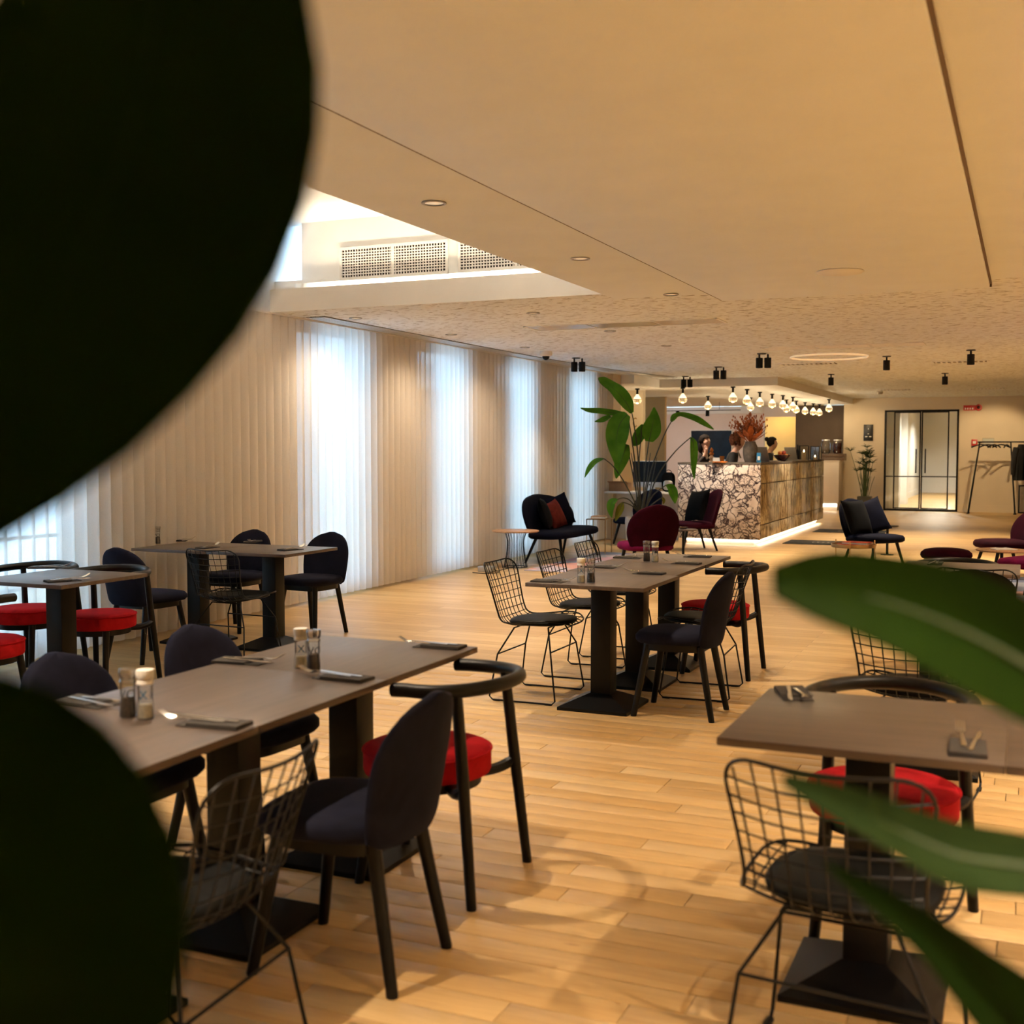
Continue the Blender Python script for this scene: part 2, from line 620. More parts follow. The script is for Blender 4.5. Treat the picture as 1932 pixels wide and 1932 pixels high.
# ------------------------------------------------------------------ floor
sub = MB().box(-10.5, 5.2, -3.2, 43, -0.30, -0.014).build('floor', M['dark'])
struct(sub, 'pale oak plank floor')
NX0, NX1, NY0, NY1 = -4.9, 0.7, 1.30, 7.30
PWID = 0.12
lens_ = [0.7, 0.95, 1.2, 1.5, 1.8]
pm = [MB().bbox(0, L - 0.0024, 0, PWID - 0.0026, -0.014, 0, 0.0015).mesh('plank', M['plank'], 30) for L in lens_]
nrow = int(round((NY1 - NY0) / PWID))
cutmesh = {}
for r in range(nrow):
    x = NX0
    first = True
    while x < NX1 - 0.02:
        k = random.randrange(len(lens_))
        L = lens_[k]
        if first:
            L = random.choice([0.35, 0.6, 0.85, 1.1])
        if x + L > NX1 - 0.30:
            L = NX1 - x
        if L in lens_:
            me = pm[lens_.index(L)]
        else:
            key = round(L, 2)
            if key not in cutmesh:
                cutmesh[key] = MB().bbox(0, L - 0.0024, 0, PWID - 0.0026, -0.014, 0, 0.0015).mesh('plank', M['plank'], 30)
            me = cutmesh[key]
        o = link('plank', me, sub, (x, NY0 + r * PWID, random.uniform(-0.0006, 0)))
        x += L
        first = False
fl = MB()
for x0, x1, y0, y1 in ((-10.4, 5.1, NY1, 42.9), (-10.4, 5.1, -3.1, NY0), (-10.4, NX0, NY0, NY1), (NX1, 5.1, NY0, NY1)):
    fl.box(x0, x1, y0, y1, -0.014, -0.0005)
o = fl.build('floorboards', M['far_floor'], sub)
o['kind'] = 'stuff'

# ------------------------------------------------------------------ ceiling with light coffer
CX0, CX1, CY0, CY1 = -6.34, -3.15, 1.2, 9.02
ce = MB()
TOP = 0.30
ce.box(CX1, 5.1, -3.1, 9.35, CEIL, CEIL + TOP)
ce.box(CX0, CX1, -3.1, CY0, CEIL, CEIL + TOP)
o = struct(ce.build('ceiling', M['ceil_light_tint']), 'plain cream plaster ceiling')
MAINCEIL = o
ce = MB()
ce.box(-6.30, 5.1, 9.35, 18.6, CEIL, CEIL + TOP)
ce.box(-6.30, CX1, CY1, 9.35, CEIL, CEIL + 0.20)
ce.box(-6.05, 5.1, 18.6, 30.0, CEIL, CEIL + TOP)
ce.box(-6.30, -6.05, 18.6, 19.0, CEIL, CEIL + TOP)
ce.box(-10.4, 5.1, 30.0, 43, CEIL, CEIL + TOP)
o = ce.build('acoustic_ceiling', M['acoustic'], MAINCEIL)
o['label'] = 'speckled acoustic plaster'
co = MB()                                    # coffer: lower fascia is the slab edge, then a ledge and set-back walls
co.box(CX0 - 0.2, CX1 + 0.45, CY0, CY1 + 0.55, 3.62, 3.72)
o = co.build('coffer_ceiling', M['plaster'], MAINCEIL)
co = MB().box(-6.30, CX1 + 0.45, CY1 + 0.45, CY1 + 0.55, 2.9, 3.62)
co.build('coffer_back_wall', M['plaster'], MAINCEIL)
MB().box(CX0, CX1, CY1 - 0.012, CY1, CEIL, CEIL + 0.205).build('coffer_fascia', M['plaster'], MAINCEIL)
co = MB().box(CX1 + 0.40, CX1 + 0.50, CY0, CY1 + 0.45, 2.9, 3.62)
co.build('coffer_side_wall', M['plaster'], MAINCEIL)
MB().box(CX0 - 0.2, CX1 + 0.45, CY0 - 0.1, CY0, 2.9, 3.62).build('coffer_front_wall', M['plaster'], MAINCEIL)
MB().box(-6.72, -6.04, 9.4, 19.0, CEIL + 0.26, CEIL + 0.34).box(-6.72, CX0, -3.2, CY0, CEIL + 0.26, CEIL + 0.34).box(-6.72, CX0 - 0.19, CY0 - 0.2, 9.6, 3.62, 3.72).build('blind_pocket_top', M['plaster'], MAINCEIL)
# dropped plaster panel
o = MB().bbox(-2.30, -0.28, 0.4, 9.55, CEIL - 0.035, CEIL + 0.01, 0.003).build('dropped_panel', M['ceil_light_tint'], MAINCEIL)
o['label'] = 'large flat dropped ceiling panel'
MB().box(-2.315, -2.298, 0.4, 9.565, CEIL - 0.030, CEIL).box(-2.315, -0.265, 9.548, 9.565, CEIL - 0.030, CEIL).box(-0.282, -0.265, 0.4, 9.565, CEIL - 0.012, CEIL).build('painted_shadow_gap', M['brownwall'], o)  # solid brown strips darken the panel edge in place of groove shade
sp = MB().lathe([(0.155, 0), (0.16, -0.004), (0.150, -0.012), (0.0, -0.012)], 40).build('ceiling_speaker', M['plaster'], None, (P(1585, 512, CEIL - 0.035).x, P(1585, 512, CEIL - 0.035).y, CEIL - 0.035))
tag(sp, 'round flush cream speaker grille in the dropped ceiling panel', 'speaker')
# coffer cove light
for (lx, ly, sx, sy, rot, e) in ((-4.6, CY1 + 0.30, 3.0, 0.06, (PI, 0, 0), 30), (CX1 + 0.25, 5.1, 0.06, 7.4, (PI, 0, 0), 100)):
    arealight(MAINCEIL, (lx, ly, 2.96 if ly > 8 else 3.06), sx, sy, e, rot, (1, 0.80, 0.56), 'cove_light')

# soffit over the bar
SO = MB()
SO.box(-10.4, -3.95, 20.45, 30.0, 2.595, CEIL)
SO.box(-10.4, -6.05, 18.95, 20.45, 2.595, CEIL + TOP)
so = SO.build('soffit', M['white'], MAINCEIL)
so['label'] = 'white dropped soffit above the bar'

# ------------------------------------------------------------------ window wall with windows
wins = [(2.6, 4.1), (5.35, 6.75), (9.75, 10.85), (12.25, 13.25), (14.45, 15.4), (16.7, 17.85)]
wl = MB()
WZ0, WZ1 = 0.12, 2.71
ys = [-3.2] + [q for a in wins for q in a] + [18.95]
for i in range(0, len(ys), 2):
    wl.box(WALLX - 0.12, WALLX, ys[i], ys[i + 1], 0, CEIL + 1.0)
for a, b in wins:
    wl.box(WALLX - 0.12, WALLX, a, b, 0, WZ0)
    wl.box(WALLX - 0.12, WALLX, a, b, WZ1, CEIL + 1.0)
wl = struct(wl.build('wall_left', M['white']), 'plain wall behind the sheer blinds')
for i, (a, b) in enumerate(wins):
    f = MB()
    t = 0.05
    x0, x1 = WALLX - 0.10, WALLX - 0.05
    f.box(x0, x1, a, a + t, WZ0, WZ1).box(x0, x1, b - t, b, WZ0, WZ1).box(x0, x1, a, b, WZ0, WZ0 + t).box(x0, x1, a, b, WZ1 - t, WZ1)
    if i < 2:
        f.box(x0, x1, (a + b) / 2 - 0.02, (a + b) / 2 + 0.02, WZ0, WZ1)
        for k in range(1, 7):
            z = WZ0 + (WZ1 - WZ0) * k / 7
            f.box(x0, x1, a, b, z - 0.012, z + 0.012)
    wo = struct(f.build('window_%d' % (i + 1), M['greymetal']), 'tall window behind the sheer blinds')
    MB().box(x0 + 0.02, x0 + 0.028, a, b, WZ0, WZ1).build('pane', M['pane'], wo)
    l = bpy.data.lights.new('window_portal', 'AREA')
    l.shape, l.size, l.size_y = 'RECTANGLE', b - a, WZ1 - WZ0
    l.cycles.is_portal = True
    lo = link('window_portal', l, None, (WALLX - 0.13, (a + b) / 2, (WZ0 + WZ1) / 2), (0, -PI / 2, 0))
    lo.rotation_euler = Vector((1, 0, 0)).to_track_quat('-Z', 'Y').to_euler()
    lo['kind'] = 'structure'

# hanging blind: one object per vane
cur = thing('sheer_vertical_blind', 'white sheer floor-length vertical blind hanging along the window wall', 'blind', (WX, 0, 0))
MB().box(-0.03, 0.03, 3.0, 18.6, CEIL - 0.012, CEIL + 0.005).build('head_rail', M['white'], cur)
PITCH = 0.125
variants = []
for q in range(4):
    mb = MB()
    n = 8
    amp = [0.030, 0.036, 0.026, 0.033][q]
    top, bot = CEIL - 0.01, 0.03
    rings = []
    for k in range(n + 1):
        t = k / n
        yy = -0.008 + t * (PITCH + 0.016)
        xx = amp * math.sin(PI * t) - 0.014 + 0.012 * t
        rings.append((xx, yy))
    vs, fs = [], []
    m_ = 6
    for j in range(m_ + 1):
        z = bot + (top - bot) * j / m_
        for (xx, yy) in rings:
            vs.append((xx * (1.25 - 0.25 * j / m_), yy, z))
    for j in range(m_):
        for k in range(n):
            a = j * (n + 1) + k
            fs.append((a, a + 1, a + n + 2, a + n + 1))
    mb.add(vs, fs)
    variants.append(mb.mesh('vane', M['curtain'], 60))
i = 0
yy = 3.2
while yy < 18.42:
    link('vane', variants[i % 4 if i % 7 else 2], cur, (0, yy, 0))
    yy += PITCH
    i += 1

# ------------------------------------------------------------------ far walls
fw = MB()
DX0, DX1, DH = -3.19, -1.49, 2.44
fw.box(-4.05, DX0, 30.0, 30.15, 0, CEIL).box(DX1, 5.1, 30.0, 30.15, 0, CEIL).box(DX0, DX1, 30.0, 30.15, DH, CEIL)
wb = struct(fw.build('wall_back', M['tanwall']), 'cream wall around the glass double door')
struct(MB().box(-4.05, DX0, 29.985, 30.0, 0, 0.16).box(DX1, 5.0, 29.985, 30.0, 0, 0.16).build('baseboard_back', M['tanwall']))
# alcove behind the bar
struct(MB().box(-10.4, -6.25, 30.6, 30.75, 0, 2.6).box(-6.25, -5.44, 30.6, 30.75, 2.33, 2.6).build('wall_bar_back', M['pinkwall']), 'pale wall behind the bar')
struct(MB().box(-5.44, -4.05, 30.6, 30.75, 0, 2.6).build('wall_bar_dark', M['brownwall']), 'dark brown wall panel behind the drinks counter')
struct(MB().box(-4.16, -4.05, 30.0, 30.75, 0, 2.6).build('wall_bar_end', M['tanwall']))
struct(MB().box(-7.2, -5.0, 32.2, 32.35, 0, CEIL).build('wall_passage', M['yellowwall']), 'warm lit wall of the passage behind the bar')
struct(MB().box(-10.4, -10.25, 18.95, 30.75, 0, CEIL).build('wall_bar_left', M['pinkwall']))
struct(MB().box(-7.75, -6.59, 21.2, 21.35, 0, 2.595).build('wall_desk', M['tanwall']), 'cream wall behind the narrow desk')
struct(MB().box(-7.75, -7.6, 18.95, 21.2, 0, 2.595).build('wall_alcove', M['tanwall']))
struct(MB().box(-7.6, -6.56, 18.83, 18.95, 0, CEIL).box(-6.56, -6.28, 18.56, 18.95, 0, CEIL).build('wall_window_end', M['tanwall']))
struct(MB().box(-7.6, -6.98, 24.0, 24.12, 0, 2.595).build('wall_ochre', M['ochre']), 'ochre brown wall panel')
struct(MB().box(-8.95, -6.3, 30.35, 30.6, 2.42, 2.595).build('trim_1', M['white']))
struct(MB().box(5.1, 5.25, -3.2, 43, 0, CEIL + 0.3).build('wall_right', M['tanwall']))
struct(MB().box(-6.7, 5.1, -3.2, -3.05, 0, CEIL + 1).build('wall_front', M['tanwall']))
# corridor behind the door
struct(MB().box(-3.45, -3.3, 30.15, 42.9, 0, CEIL).build('wall_corridor_left', M['white']), 'white corridor wall behind the glass door')
struct(MB().box(-3.3, 5.1, 42.7, 42.9, 0, CEIL).build('wall_corridor_end', M['white']))
struct(MB().box(-3.3, -3.28, 30.15, 42.7, 0, 0.18).build('baseboard_corridor', M['white']))
struct(MB().box(-3.3, -2.95, 31.2, 31.6, 0, CEIL).box(-3.3, -2.95, 33.4, 33.8, 0, CEIL).build('wall_corridor_pier', M['white']))
for yy in (32.2, 35.5, 39):
    spot(wb, (-2.2, yy, CEIL - 0.05), 330, 165, 0.8, 0.08, (0.15, 0, -1), (1, 0.92, 0.74))
spot(wb, (-6.0, 31.4, CEIL - 0.1), 42, 120, 0.8, 0.08, (0, 0.5, -0.8), (1, 0.70, 0.30))

# glass double door
dr = struct(link('door_1', None, None, ((DX0 + DX1) / 2, 30.0, 0)), 'black-framed glass double door')
W2 = (DX1 - DX0) / 2
fr = MB()
t = 0.045
fr.box(-W2, -W2 + t, -0.02, 0.08, 0, DH).box(W2 - t, W2, -0.02, 0.08, 0, DH).box(-W2, W2, -0.02, 0.08, DH - t, DH).box(-W2, W2, -0.02, 0.08, 0.0, 0.045)
fr.build('frame', M['black'], dr)
cuts = [-W2 + t, -W2 * 0.75, 0, W2 * 0.75, W2 - t]
for k in range(4):
    a, b = cuts[k], cuts[k + 1]
    if k in (1, 2):
        lf = MB()
        a2, b2 = a + 0.006, b - 0.006
        lf.box(a2, a2 + 0.03, 0, 0.04, 0.05, DH - t).box(b2 - 0.03, b2, 0, 0.04, 0.05, DH - t).box(a2, b2, 0, 0.04, 0.05, 0.075).box(a2, b2, 0, 0.04, DH - t - 0.025, DH - t).box(a2, b2, 0, 0.04, 0.82, 0.845)
        leaf_ = lf.build('door_leaf', M['black'], dr)
        MB().box(a2 + 0.03, b2 - 0.03, 0.016, 0.024, 0.075, 0.82).build('pane', M['pane'], leaf_)
        MB().box(a2 + 0.03, b2 - 0.03, 0.016, 0.024, 0.845, DH - t - 0.025).build('pane', M['pane'], leaf_)
        hx = b2 - 0.10 if k == 1 else a2 + 0.10
        h = MB().tube([(hx, -0.05, 0.92), (hx, -0.05, 1.50)], 0.016, 8)
        h.tube([(hx, -0.05, 1.0), (hx, 0.016, 1.0)], 0.01, 6).tube([(hx, -0.05, 1.42), (hx, 0.016, 1.42)], 0.01, 6)
        h.build('door_handle', M['black'], leaf_)
    else:
        s_ = MB().box(a, b, 0, 0.04, 0.82, 0.845).build('side_light', M['black'], dr)
        MB().box(a, b, 0.016, 0.024, 0.045, 0.82).build('pane', M['pane'], s_)
        MB().box(a, b, 0.016, 0.024, 0.845, DH - t).build('pane', M['pane'], s_)


# ------------------------------------------------------------------ text helper
def text_flat(txt, size):
    cu = bpy.data.curves.new('txt', 'FONT')
    cu.body = txt
    cu.size = size
    cu.align_x = 'CENTER'
    cu.align_y = 'CENTER'
    cu.resolution_u = 3
    o = bpy.data.objects.new('txt', cu)
    COL.objects.link(o)
    bpy.context.view_layer.update()
    me = o.evaluated_get(bpy.context.evaluated_depsgraph_get()).to_mesh()
    vs = [v.co.copy() for v in me.vertices]
    fs = [tuple(p.vertices) for p in me.polygons]
    bpy.data.objects.remove(o)
    bpy.data.curves.remove(cu)
    return vs, fs


# ------------------------------------------------------------------ dining table
def make_table():
    t = thing('dining_table', 'x', 'table')
    MB().bbox(-0.3495, 0.3495, -0.3495, 0.3495, 0.723, 0.745, 0.002).build('tabletop', M['table'], t)
    c = MB().bbox(-0.06, 0.06, -0.06, 0.06, 0.05, 0.715, 0.004)
    c.build('column', M['black'], t)
    p = MB().box(-0.16, 0.16, -0.16, 0.16, 0.705, 0.723)
    p.build('top_plate', M['black'], t)
    b = MB()
    a, e = 0.21, 0.062
    b.loft([[(-a, -a, 0.0), (a, -a, 0.0), (a, a, 0.0), (-a, a, 0.0)], [(-a, -a, 0.018), (a, -a, 0.018), (a, a, 0.018), (-a, a, 0.018)],
            [(-e, -e, 0.085), (e, -e, 0.085), (e, e, 0.085), (-e, e, 0.085)]])
    b.build('base', M['black'], t, smooth=0)
    return t


TABLE = Kind(make_table())
G = 'square pedestal tables'
tabs = [
    ('square brown table nearest the big dark leaf, left foreground row', (-2.255, 2.285)),
    ('square brown table in the middle of the left foreground row', (-2.255, 2.985)),
    ('square brown table at the far end of the left foreground row', (-2.255, 3.685)),
    ('square brown table at the near end of the centre row with three wire chairs', (-2.235, 6.45)),
    ('square brown table in the middle of the centre row', (-2.255, 7.155)),
    ('square brown table at the far end of the centre row', (-2.250, 7.86)),
    ('square brown table by the sheer blind with a free corner and two chairs behind', (-5.19, 7.38)),
    ('square brown table pushed against the sheer blind carrying two grinders', (-5.89, 7.38)),
    ('square brown table at left edge of frame among red hoop chairs', (-5.23, 5.29)),
    ('square brown table at right foreground with red hoop chair behind it', (-0.38, 3.36)),
    ('square brown table cut by the right edge in the foreground', (0.32, 3.36)),
    ('square brown table hidden mostly behind the large green leaf at right', (-0.38, 5.83)),
    ('square brown table in front of the maroon pouf at right', (-0.37, 8.0)),
]
for lab, (x, y) in tabs:
    TABLE.put(lab, (x, y, 0), PI / 2 if (x > -1 or x < -4) else 0, G)


# ------------------------------------------------------------------ blue velvet chair
def ring_super(cx, cy, z, a, b, e, n=28, taper=0.0):
    out = []
    for k in range(n):
        t = 2 * PI * k / n
        x = a * math.copysign(abs(math.cos(t)) ** e, math.cos(t))
        y = b * math.copysign(abs(math.sin(t)) ** e, math.sin(t))
        x *= 1 + taper * y / b
        out.append((cx + x, cy + y, z))
    return out


def back_shell(w_bot, w_mid, z0, z1, y0, lean, th, curve, round_from=0.5, nrow=18, nseg=24):
    mb = MB()
    rings = []
    for i in range(nrow + 1):
        s = i / nrow
        s = 0.5 - 0.5 * math.cos(PI * s) if False else s
        if s > round_from:
            q = (s - round_from) / (1 - round_from)
            wd = w_mid * math.sqrt(max(0.0, 1 - min(q, 0.995) ** 2.3))
        else:
            wd = w_bot + (w_mid - w_bot) * math.sin(PI / 2 * s / round_from)
        if s < 0.10:
            wd *= 0.80 + 0.20 * math.sqrt(1 - (1 - s / 0.10) ** 2)
        tt = th * (1.0 if 0.08 < s < 0.85 else (0.72 + 0.28 * (s / 0.08) if s <= 0.08 else 1 - 0.45 * ((s - 0.85) / 0.15) ** 2))
        z = z0 + (z1 - z0) * s
        yc = y0 - lean * s
        ring = []
        for k in range(nseg):
            a = 2 * PI * k / nseg
            ex = math.copysign(abs(math.cos(a)) ** 0.55, math.cos(a))
            ey = math.copysign(abs(math.sin(a)) ** 0.75, math.sin(a))
            x = wd * ex
            y = yc + tt * ey + curve * (x / w_mid) ** 2
            ring.append((x, y, z))
        rings.append(ring)
    mb.loft(rings)
    return mb


def make_blue():
    t = thing('velvet_chair', 'x', 'chair')
    s = MB()
    prof = [(0.415, 0.86), (0.418, 0.95), (0.432, 1.0), (0.455, 1.0), (0.472, 0.94), (0.480, 0.78), (0.484, 0.45), (0.485, 0.1)]
    s.loft([ring_super(0, 0.01, z, 0.235 * k, 0.225 * k, 0.62, 32, 0.06) for z, k in prof])
    seat = s.build('seat', M['navy'], t, smooth=60)
    b = back_shell(0.200, 0.222, 0.400, 0.815, -0.205, 0.075, 0.027, 0.055)
    b.build('backrest', M['navy'], t, smooth=60)
    ap = MB()
    ap.loft([ring_super(0, 0.01, z, 0.185, 0.175, 0.5, 28) for z in (0.375, 0.414)])
    ap.build('seat_frame', M['blackwood'], t)
    for sx in (-1, 1):
        for (yt, yb, xt, xb) in ((0.15, 0.215, 0.15, 0.195), (-0.15, -0.225, 0.14, 0.175)):
            MB().tube([(sx * xb, yb, 0), (sx * xb, yb, 0.004), (sx * (xt + (xb - xt) * 0.5), (yt + yb) / 2, 0.2), (sx * xt, yt, 0.405)],
                      [0.0165, 0.017, 0.0195, 0.0215], 12).build('leg', M['blackwood'], t)
    tg = MB().box(-0.02, 0.02, -0.001, 0.001, 0.40, 0.412)
    tg.xf(Matrix.Translation((0, -0.166, 0)))
    return t


def make_hoop():
    t = thing('hoop_chair', 'x', 'chair')
    s = MB()
    prof = [(0.372, 0.93), (0.375, 0.98), (0.385, 1.0), (0.440, 1.0), (0.456, 0.98), (0.464, 0.93), (0.470, 0.70), (0.473, 0.3), (0.473, 0.04)]
    s.lathe([(0.225 * k, z) for z, k in prof], 36, (0, 0.03, 0))
    cs = s.build('seat_cushion', M['red'], t, smooth=50)
    pp = MB().tube([(0.2265 * math.cos(a), 0.03 + 0.2265 * math.sin(a), 0.452) for a in [2 * PI * k / 40 for k in range(40)]], 0.004, 6, closed=True)
    pp.build('piping', M['red'], cs)
    fr = MB()
    fr.lathe([(0.17, 0.335), (0.19, 0.335), (0.19, 0.371), (0.17, 0.371)], 28, (0, 0.03, 0))
    fr.build('seat_frame', M['blackwood'], t)
    for sx in (-1, 1):
        a = MB().tube(smooth_path([(sx * 0.10, -0.10, 0.352), (sx * 0.16, -0.15, 0.352), (sx * 0.205, -0.185, 0.365), (sx * 0.222, -0.215, 0.385)], 8), [0.020] * 9, 8)
        a.build('bracket', M['blackwood'], t)
        MB().tube([(sx * 0.245, -0.25, 0), (sx * 0.245, -0.25, 0.004), (sx * 0.218, -0.208, 0.42), (sx * 0.205, -0.18, 0.70)], [0.0165, 0.017, 0.0205, 0.0185], 12).build('rear_leg', M['blackwood'], t)
        MB().tube([(sx * 0.17, 0.21, 0), (sx * 0.17, 0.21, 0.004), (sx * 0.145, 0.16, 0.365)], [0.0165, 0.017, 0.021], 12).build('front_leg', M['blackwood'], t)
    pts = []
    for k in range(29):
        a = R(8) - k / 28 * R(196)
        pts.append((0.250 * math.cos(a), -0.055 + 0.250 * math.sin(a) * 0.98, 0.705 + 0.012 * math.sin(-a) ** 2))
    pts = [(0.247, 0.035, 0.703)] + pts + [(-0.247, 0.035, 0.703)]
    MB().tube(pts, 0.0235, 14).build('hoop_rail', M['blackwood'], t)
    return t


def make_wire(padback=False):
    t = thing('wire_chair', 'x', 'chair')
    base = [(.245, .452), (.225, .460), (.17, .462), (.09, .452), (0, .438), (-.08, .430), (-.145, .438), (-.188, .470), (-.212, .525), (-.236, .60), (-.262, .68), (-.285, .745), (-.302, .79), (-.308, .806)]
    NS = 72
    prof = smooth_path([(0, a, b) for a, b in base], NS)
    wid = smooth_path([(x, 0, 0) for x in (.215, .225, .235, .243, .245, .238, .222, .208, .203, .210, .222, .232, .240, .243)], NS)

    def half(i):
        s = i / NS
        wv = wid[i].x
        d0 = (prof[i] - prof[0]).length
        d1 = (prof[NS] - prof[i]).length
        if d0 < 0.15:
            wv *= 0.42 + 0.58 * math.sqrt(1 - (1 - d0 / 0.15) ** 2)
        if d1 < 0.09:
            wv -= 0.10 * (1 - math.sqrt(max(0, 1 - (1 - d1 / 0.09) ** 2)))
        return wv

    def S(i, x):
        a, b = prof[max(i - 1, 0)], prof[min(i + 1, NS)]
        tn = (b - a).normalized()
        nn = Vector((0, tn.z, -tn.y))
        if nn.z < 0 and abs(nn.z) > 0.5:
            nn = -nn
        if nn.y < 0 and abs(nn.y) > 0.5:
            nn = -nn
        s = i / NS
        k = 0.030 + 0.022 * s
        return prof[i] + Vector((x, 0, 0)) + nn * k * (x / 0.24) ** 2

    wires = MB()
    for q in range(-4, 5):
        pts = []
        for i in range(0, NS + 1, 2):
            x = q / 4.6 * wid[i].x
            if abs(x) <= half(i):
                pts.append(S(i, x))
        wires.tube(pts, 0.0027, 4)
    L = 0
    acc = [0]
    for i in range(NS):
        L += (prof[i + 1] - prof[i]).length
        acc.append(L)
    step = 0.047
    d = step * 0.8
    while d < L - 0.02:
        i = min(range(NS + 1), key=lambda k: abs(acc[k] - d))
        wv = half(i)
        wires.tube([S(i, wv * k / 6) for k in range(-6, 7)], 0.0027, 4)
        d += step
    wires.build('wire_mesh', M['black'], t)
    rim = [S(i, half(i)) for i in range(0, NS + 1, 2)] + [S(NS, half(NS) * k / 4) for k in range(3, -4, -1)] + [S(i, -half(i)) for i in range(NS, -1, -2)] + [S(0, -half(0) * k / 4) for k in range(3, -4, -1)]
    MB().tube(rim, 0.0048, 6, closed=True).build('rim', M['black'], t)
    pad = MB()
    pad.loft([ring_super(0, 0.035, z, 0.205 * k, 0.195 * k, 0.8, 30) for z, k in ((0.452, 0.93), (0.456, 0.99), (0.468, 1.0), (0.478, 0.97), (0.484, 0.8), (0.487, 0.4), (0.487, 0.05))])
    for i, q in enumerate(pad.v):
        pad.v[i] = (q[0], q[1], q[2] + 0.10 * q[0] ** 2 + 0.12 * max(0, q[1]) ** 2 - 0.004)
    pad.build('seat_pad', M['leather'], t, smooth=60)
    if padback:
        bp = back_shell(0.185, 0.225, 0.50, 0.812, -0.205, 0.105, 0.016, 0.045, 0.55)
        bp.build('back_pad', M['leather'], t, smooth=60)
    lg = MB()
    for sx in (-1, 1):
        f_, b_ = (sx * 0.245, 0.205), (sx * 0.245, -0.215)
        kf, kb = (sx * 0.215, 0.165, 0.305), (sx * 0.215, -0.175, 0.275)
        loop = [(sx * 0.125, 0.115, 0.438), kf, (f_[0], f_[1], 0.025), (f_[0], f_[1] - 0.02, 0.006), (b_[0], b_[1] + 0.02, 0.006), (b_[0], b_[1], 0.025), kb, (sx * 0.125, -0.105, 0.425)]
        s_ = MB().tube(loop, 0.0052, 7)
        s_.build('sled_leg', M['black'], t)
        for yy in (0.165, -0.165):
            MB().box(sx * 0.245 - 0.009, sx * 0.245 + 0.009, yy - 0.022, yy + 0.022, 0.0, 0.009).build('foot_glide', M['black'], t)
    MB().tube([(-0.215, 0.165, 0.305), (0.215, 0.165, 0.305)], 0.0045, 6).build('cross_rod', M['black'], t)
    MB().tube([(-0.215, -0.175, 0.275), (0.215, -0.175, 0.275)], 0.0045, 6).build('cross_rod', M['black'], t)
    MB().tube([(-0.125, 0.115, 0.438), (0.125, 0.115, 0.438)], 0.0045, 6).build('cross_rod', M['black'], t)
    MB().tube([(-0.125, -0.105, 0.425), (0.125, -0.105, 0.425)], 0.0045, 6).build('cross_rod', M['black'], t)
    return t


L_, R_, A_, T_ = PI / 2, -PI / 2, 0.0, PI        # facing -X, +X, away (+Y), toward viewer (-Y)
BLUE, HOOP, WIRE = Kind(make_blue()), Kind(make_hoop()), Kind(make_wire())
g = 'blue-grey velvet chairs'
for lab, x, y, a in (
    ('large blue-grey velvet chair in the foreground seen from behind', -1.79, 2.92, L_ + 0.03),
    ('blue-grey velvet chair whose rounded back shows just above the near-left table edge', -2.71, 2.98, R_),
    ('blue-grey velvet chair with its back behind the middle of the left table row', -2.70, 3.66, R_ - 0.05),
    ('blue-grey velvet chair at the right side of the centre row', -1.78, 6.47, L_),
    ('blue-grey velvet chair standing right of the table by the blind, facing it', -5.27, 8.02, T_ - 0.08),
    ('blue-grey velvet chair half hidden behind the table by the blind', -6.02, 8.02, T_),
    ('blue-grey velvet chair between the red hoop chairs and the blind table', -5.76, 6.65, A_ - 0.1),
):
    BLUE.put(lab, (x, y, 0), a, g)
g = 'black hoop chairs with red seats'
for lab, x, y, a in (
    ('black hoop-backed chair with red round seat beside the foreground velvet chair', -1.88, 3.63, L_ + 0.02),
    ('black hoop-backed chair with red seat at the right side of the centre row', -1.87, 7.77, L_),
    ('black hoop-backed chair with red seat beside the velvet chair at the far left table', -5.38, 5.79, T_ + 0.1),
    ('black hoop-backed chair with red seat tucked behind the left edge table', -6.0, 5.80, T_ + 0.1),
    ('black hoop-backed chair with red seat nearest the very left edge', -5.22, 4.66, A_),
    ('black hoop-backed chair with red seat behind the right foreground table', -0.385, 3.80, T_ - 0.05),
    ('black hoop-backed chair whose rail curves above the table before the maroon pouf', -0.42, 8.50, T_),
):
    HOOP.put(lab, (x, y, 0), a, g)
g = 'black wire chairs with leather pads'
for lab, x, y, a in (
    ('black wire chair in the left foreground beside the dark leaf', -1.80, 2.15, L_ + 0.05),
    ('nearest of three black wire chairs along the left side of the centre row', -2.70, 6.58, R_),
    ('middle one of three black wire chairs along the left side of the centre row', -2.69, 7.38, R_),
    ('farthest of three black wire chairs along the left side of the centre row', -2.72, 8.18, R_),
    ('black wire chair between velvet chair and hoop chair on the right of the centre row', -1.81, 7.06, L_ + 0.06),
    ('black wire chair seen from behind at the table by the sheer blind', -5.10, 6.80, A_ - 0.06),
    ('large black wire chair in the right foreground seen from behind', -0.36, 2.83, A_ - 0.10),
    ('black wire chair under the large green leaf behind the right foreground table', -0.42, 5.36, A_ - 0.1),
):
    WIRE.put(lab, (x, y, 0), a, g)
pw = make_wire(True)
pw['label'] = 'black wire chair with leather-padded back before the pouf at right'
pw['group'] = g
pw.location = (-0.25, 7.52, 0)
pw.rotation_euler = (0, 0, -0.05)


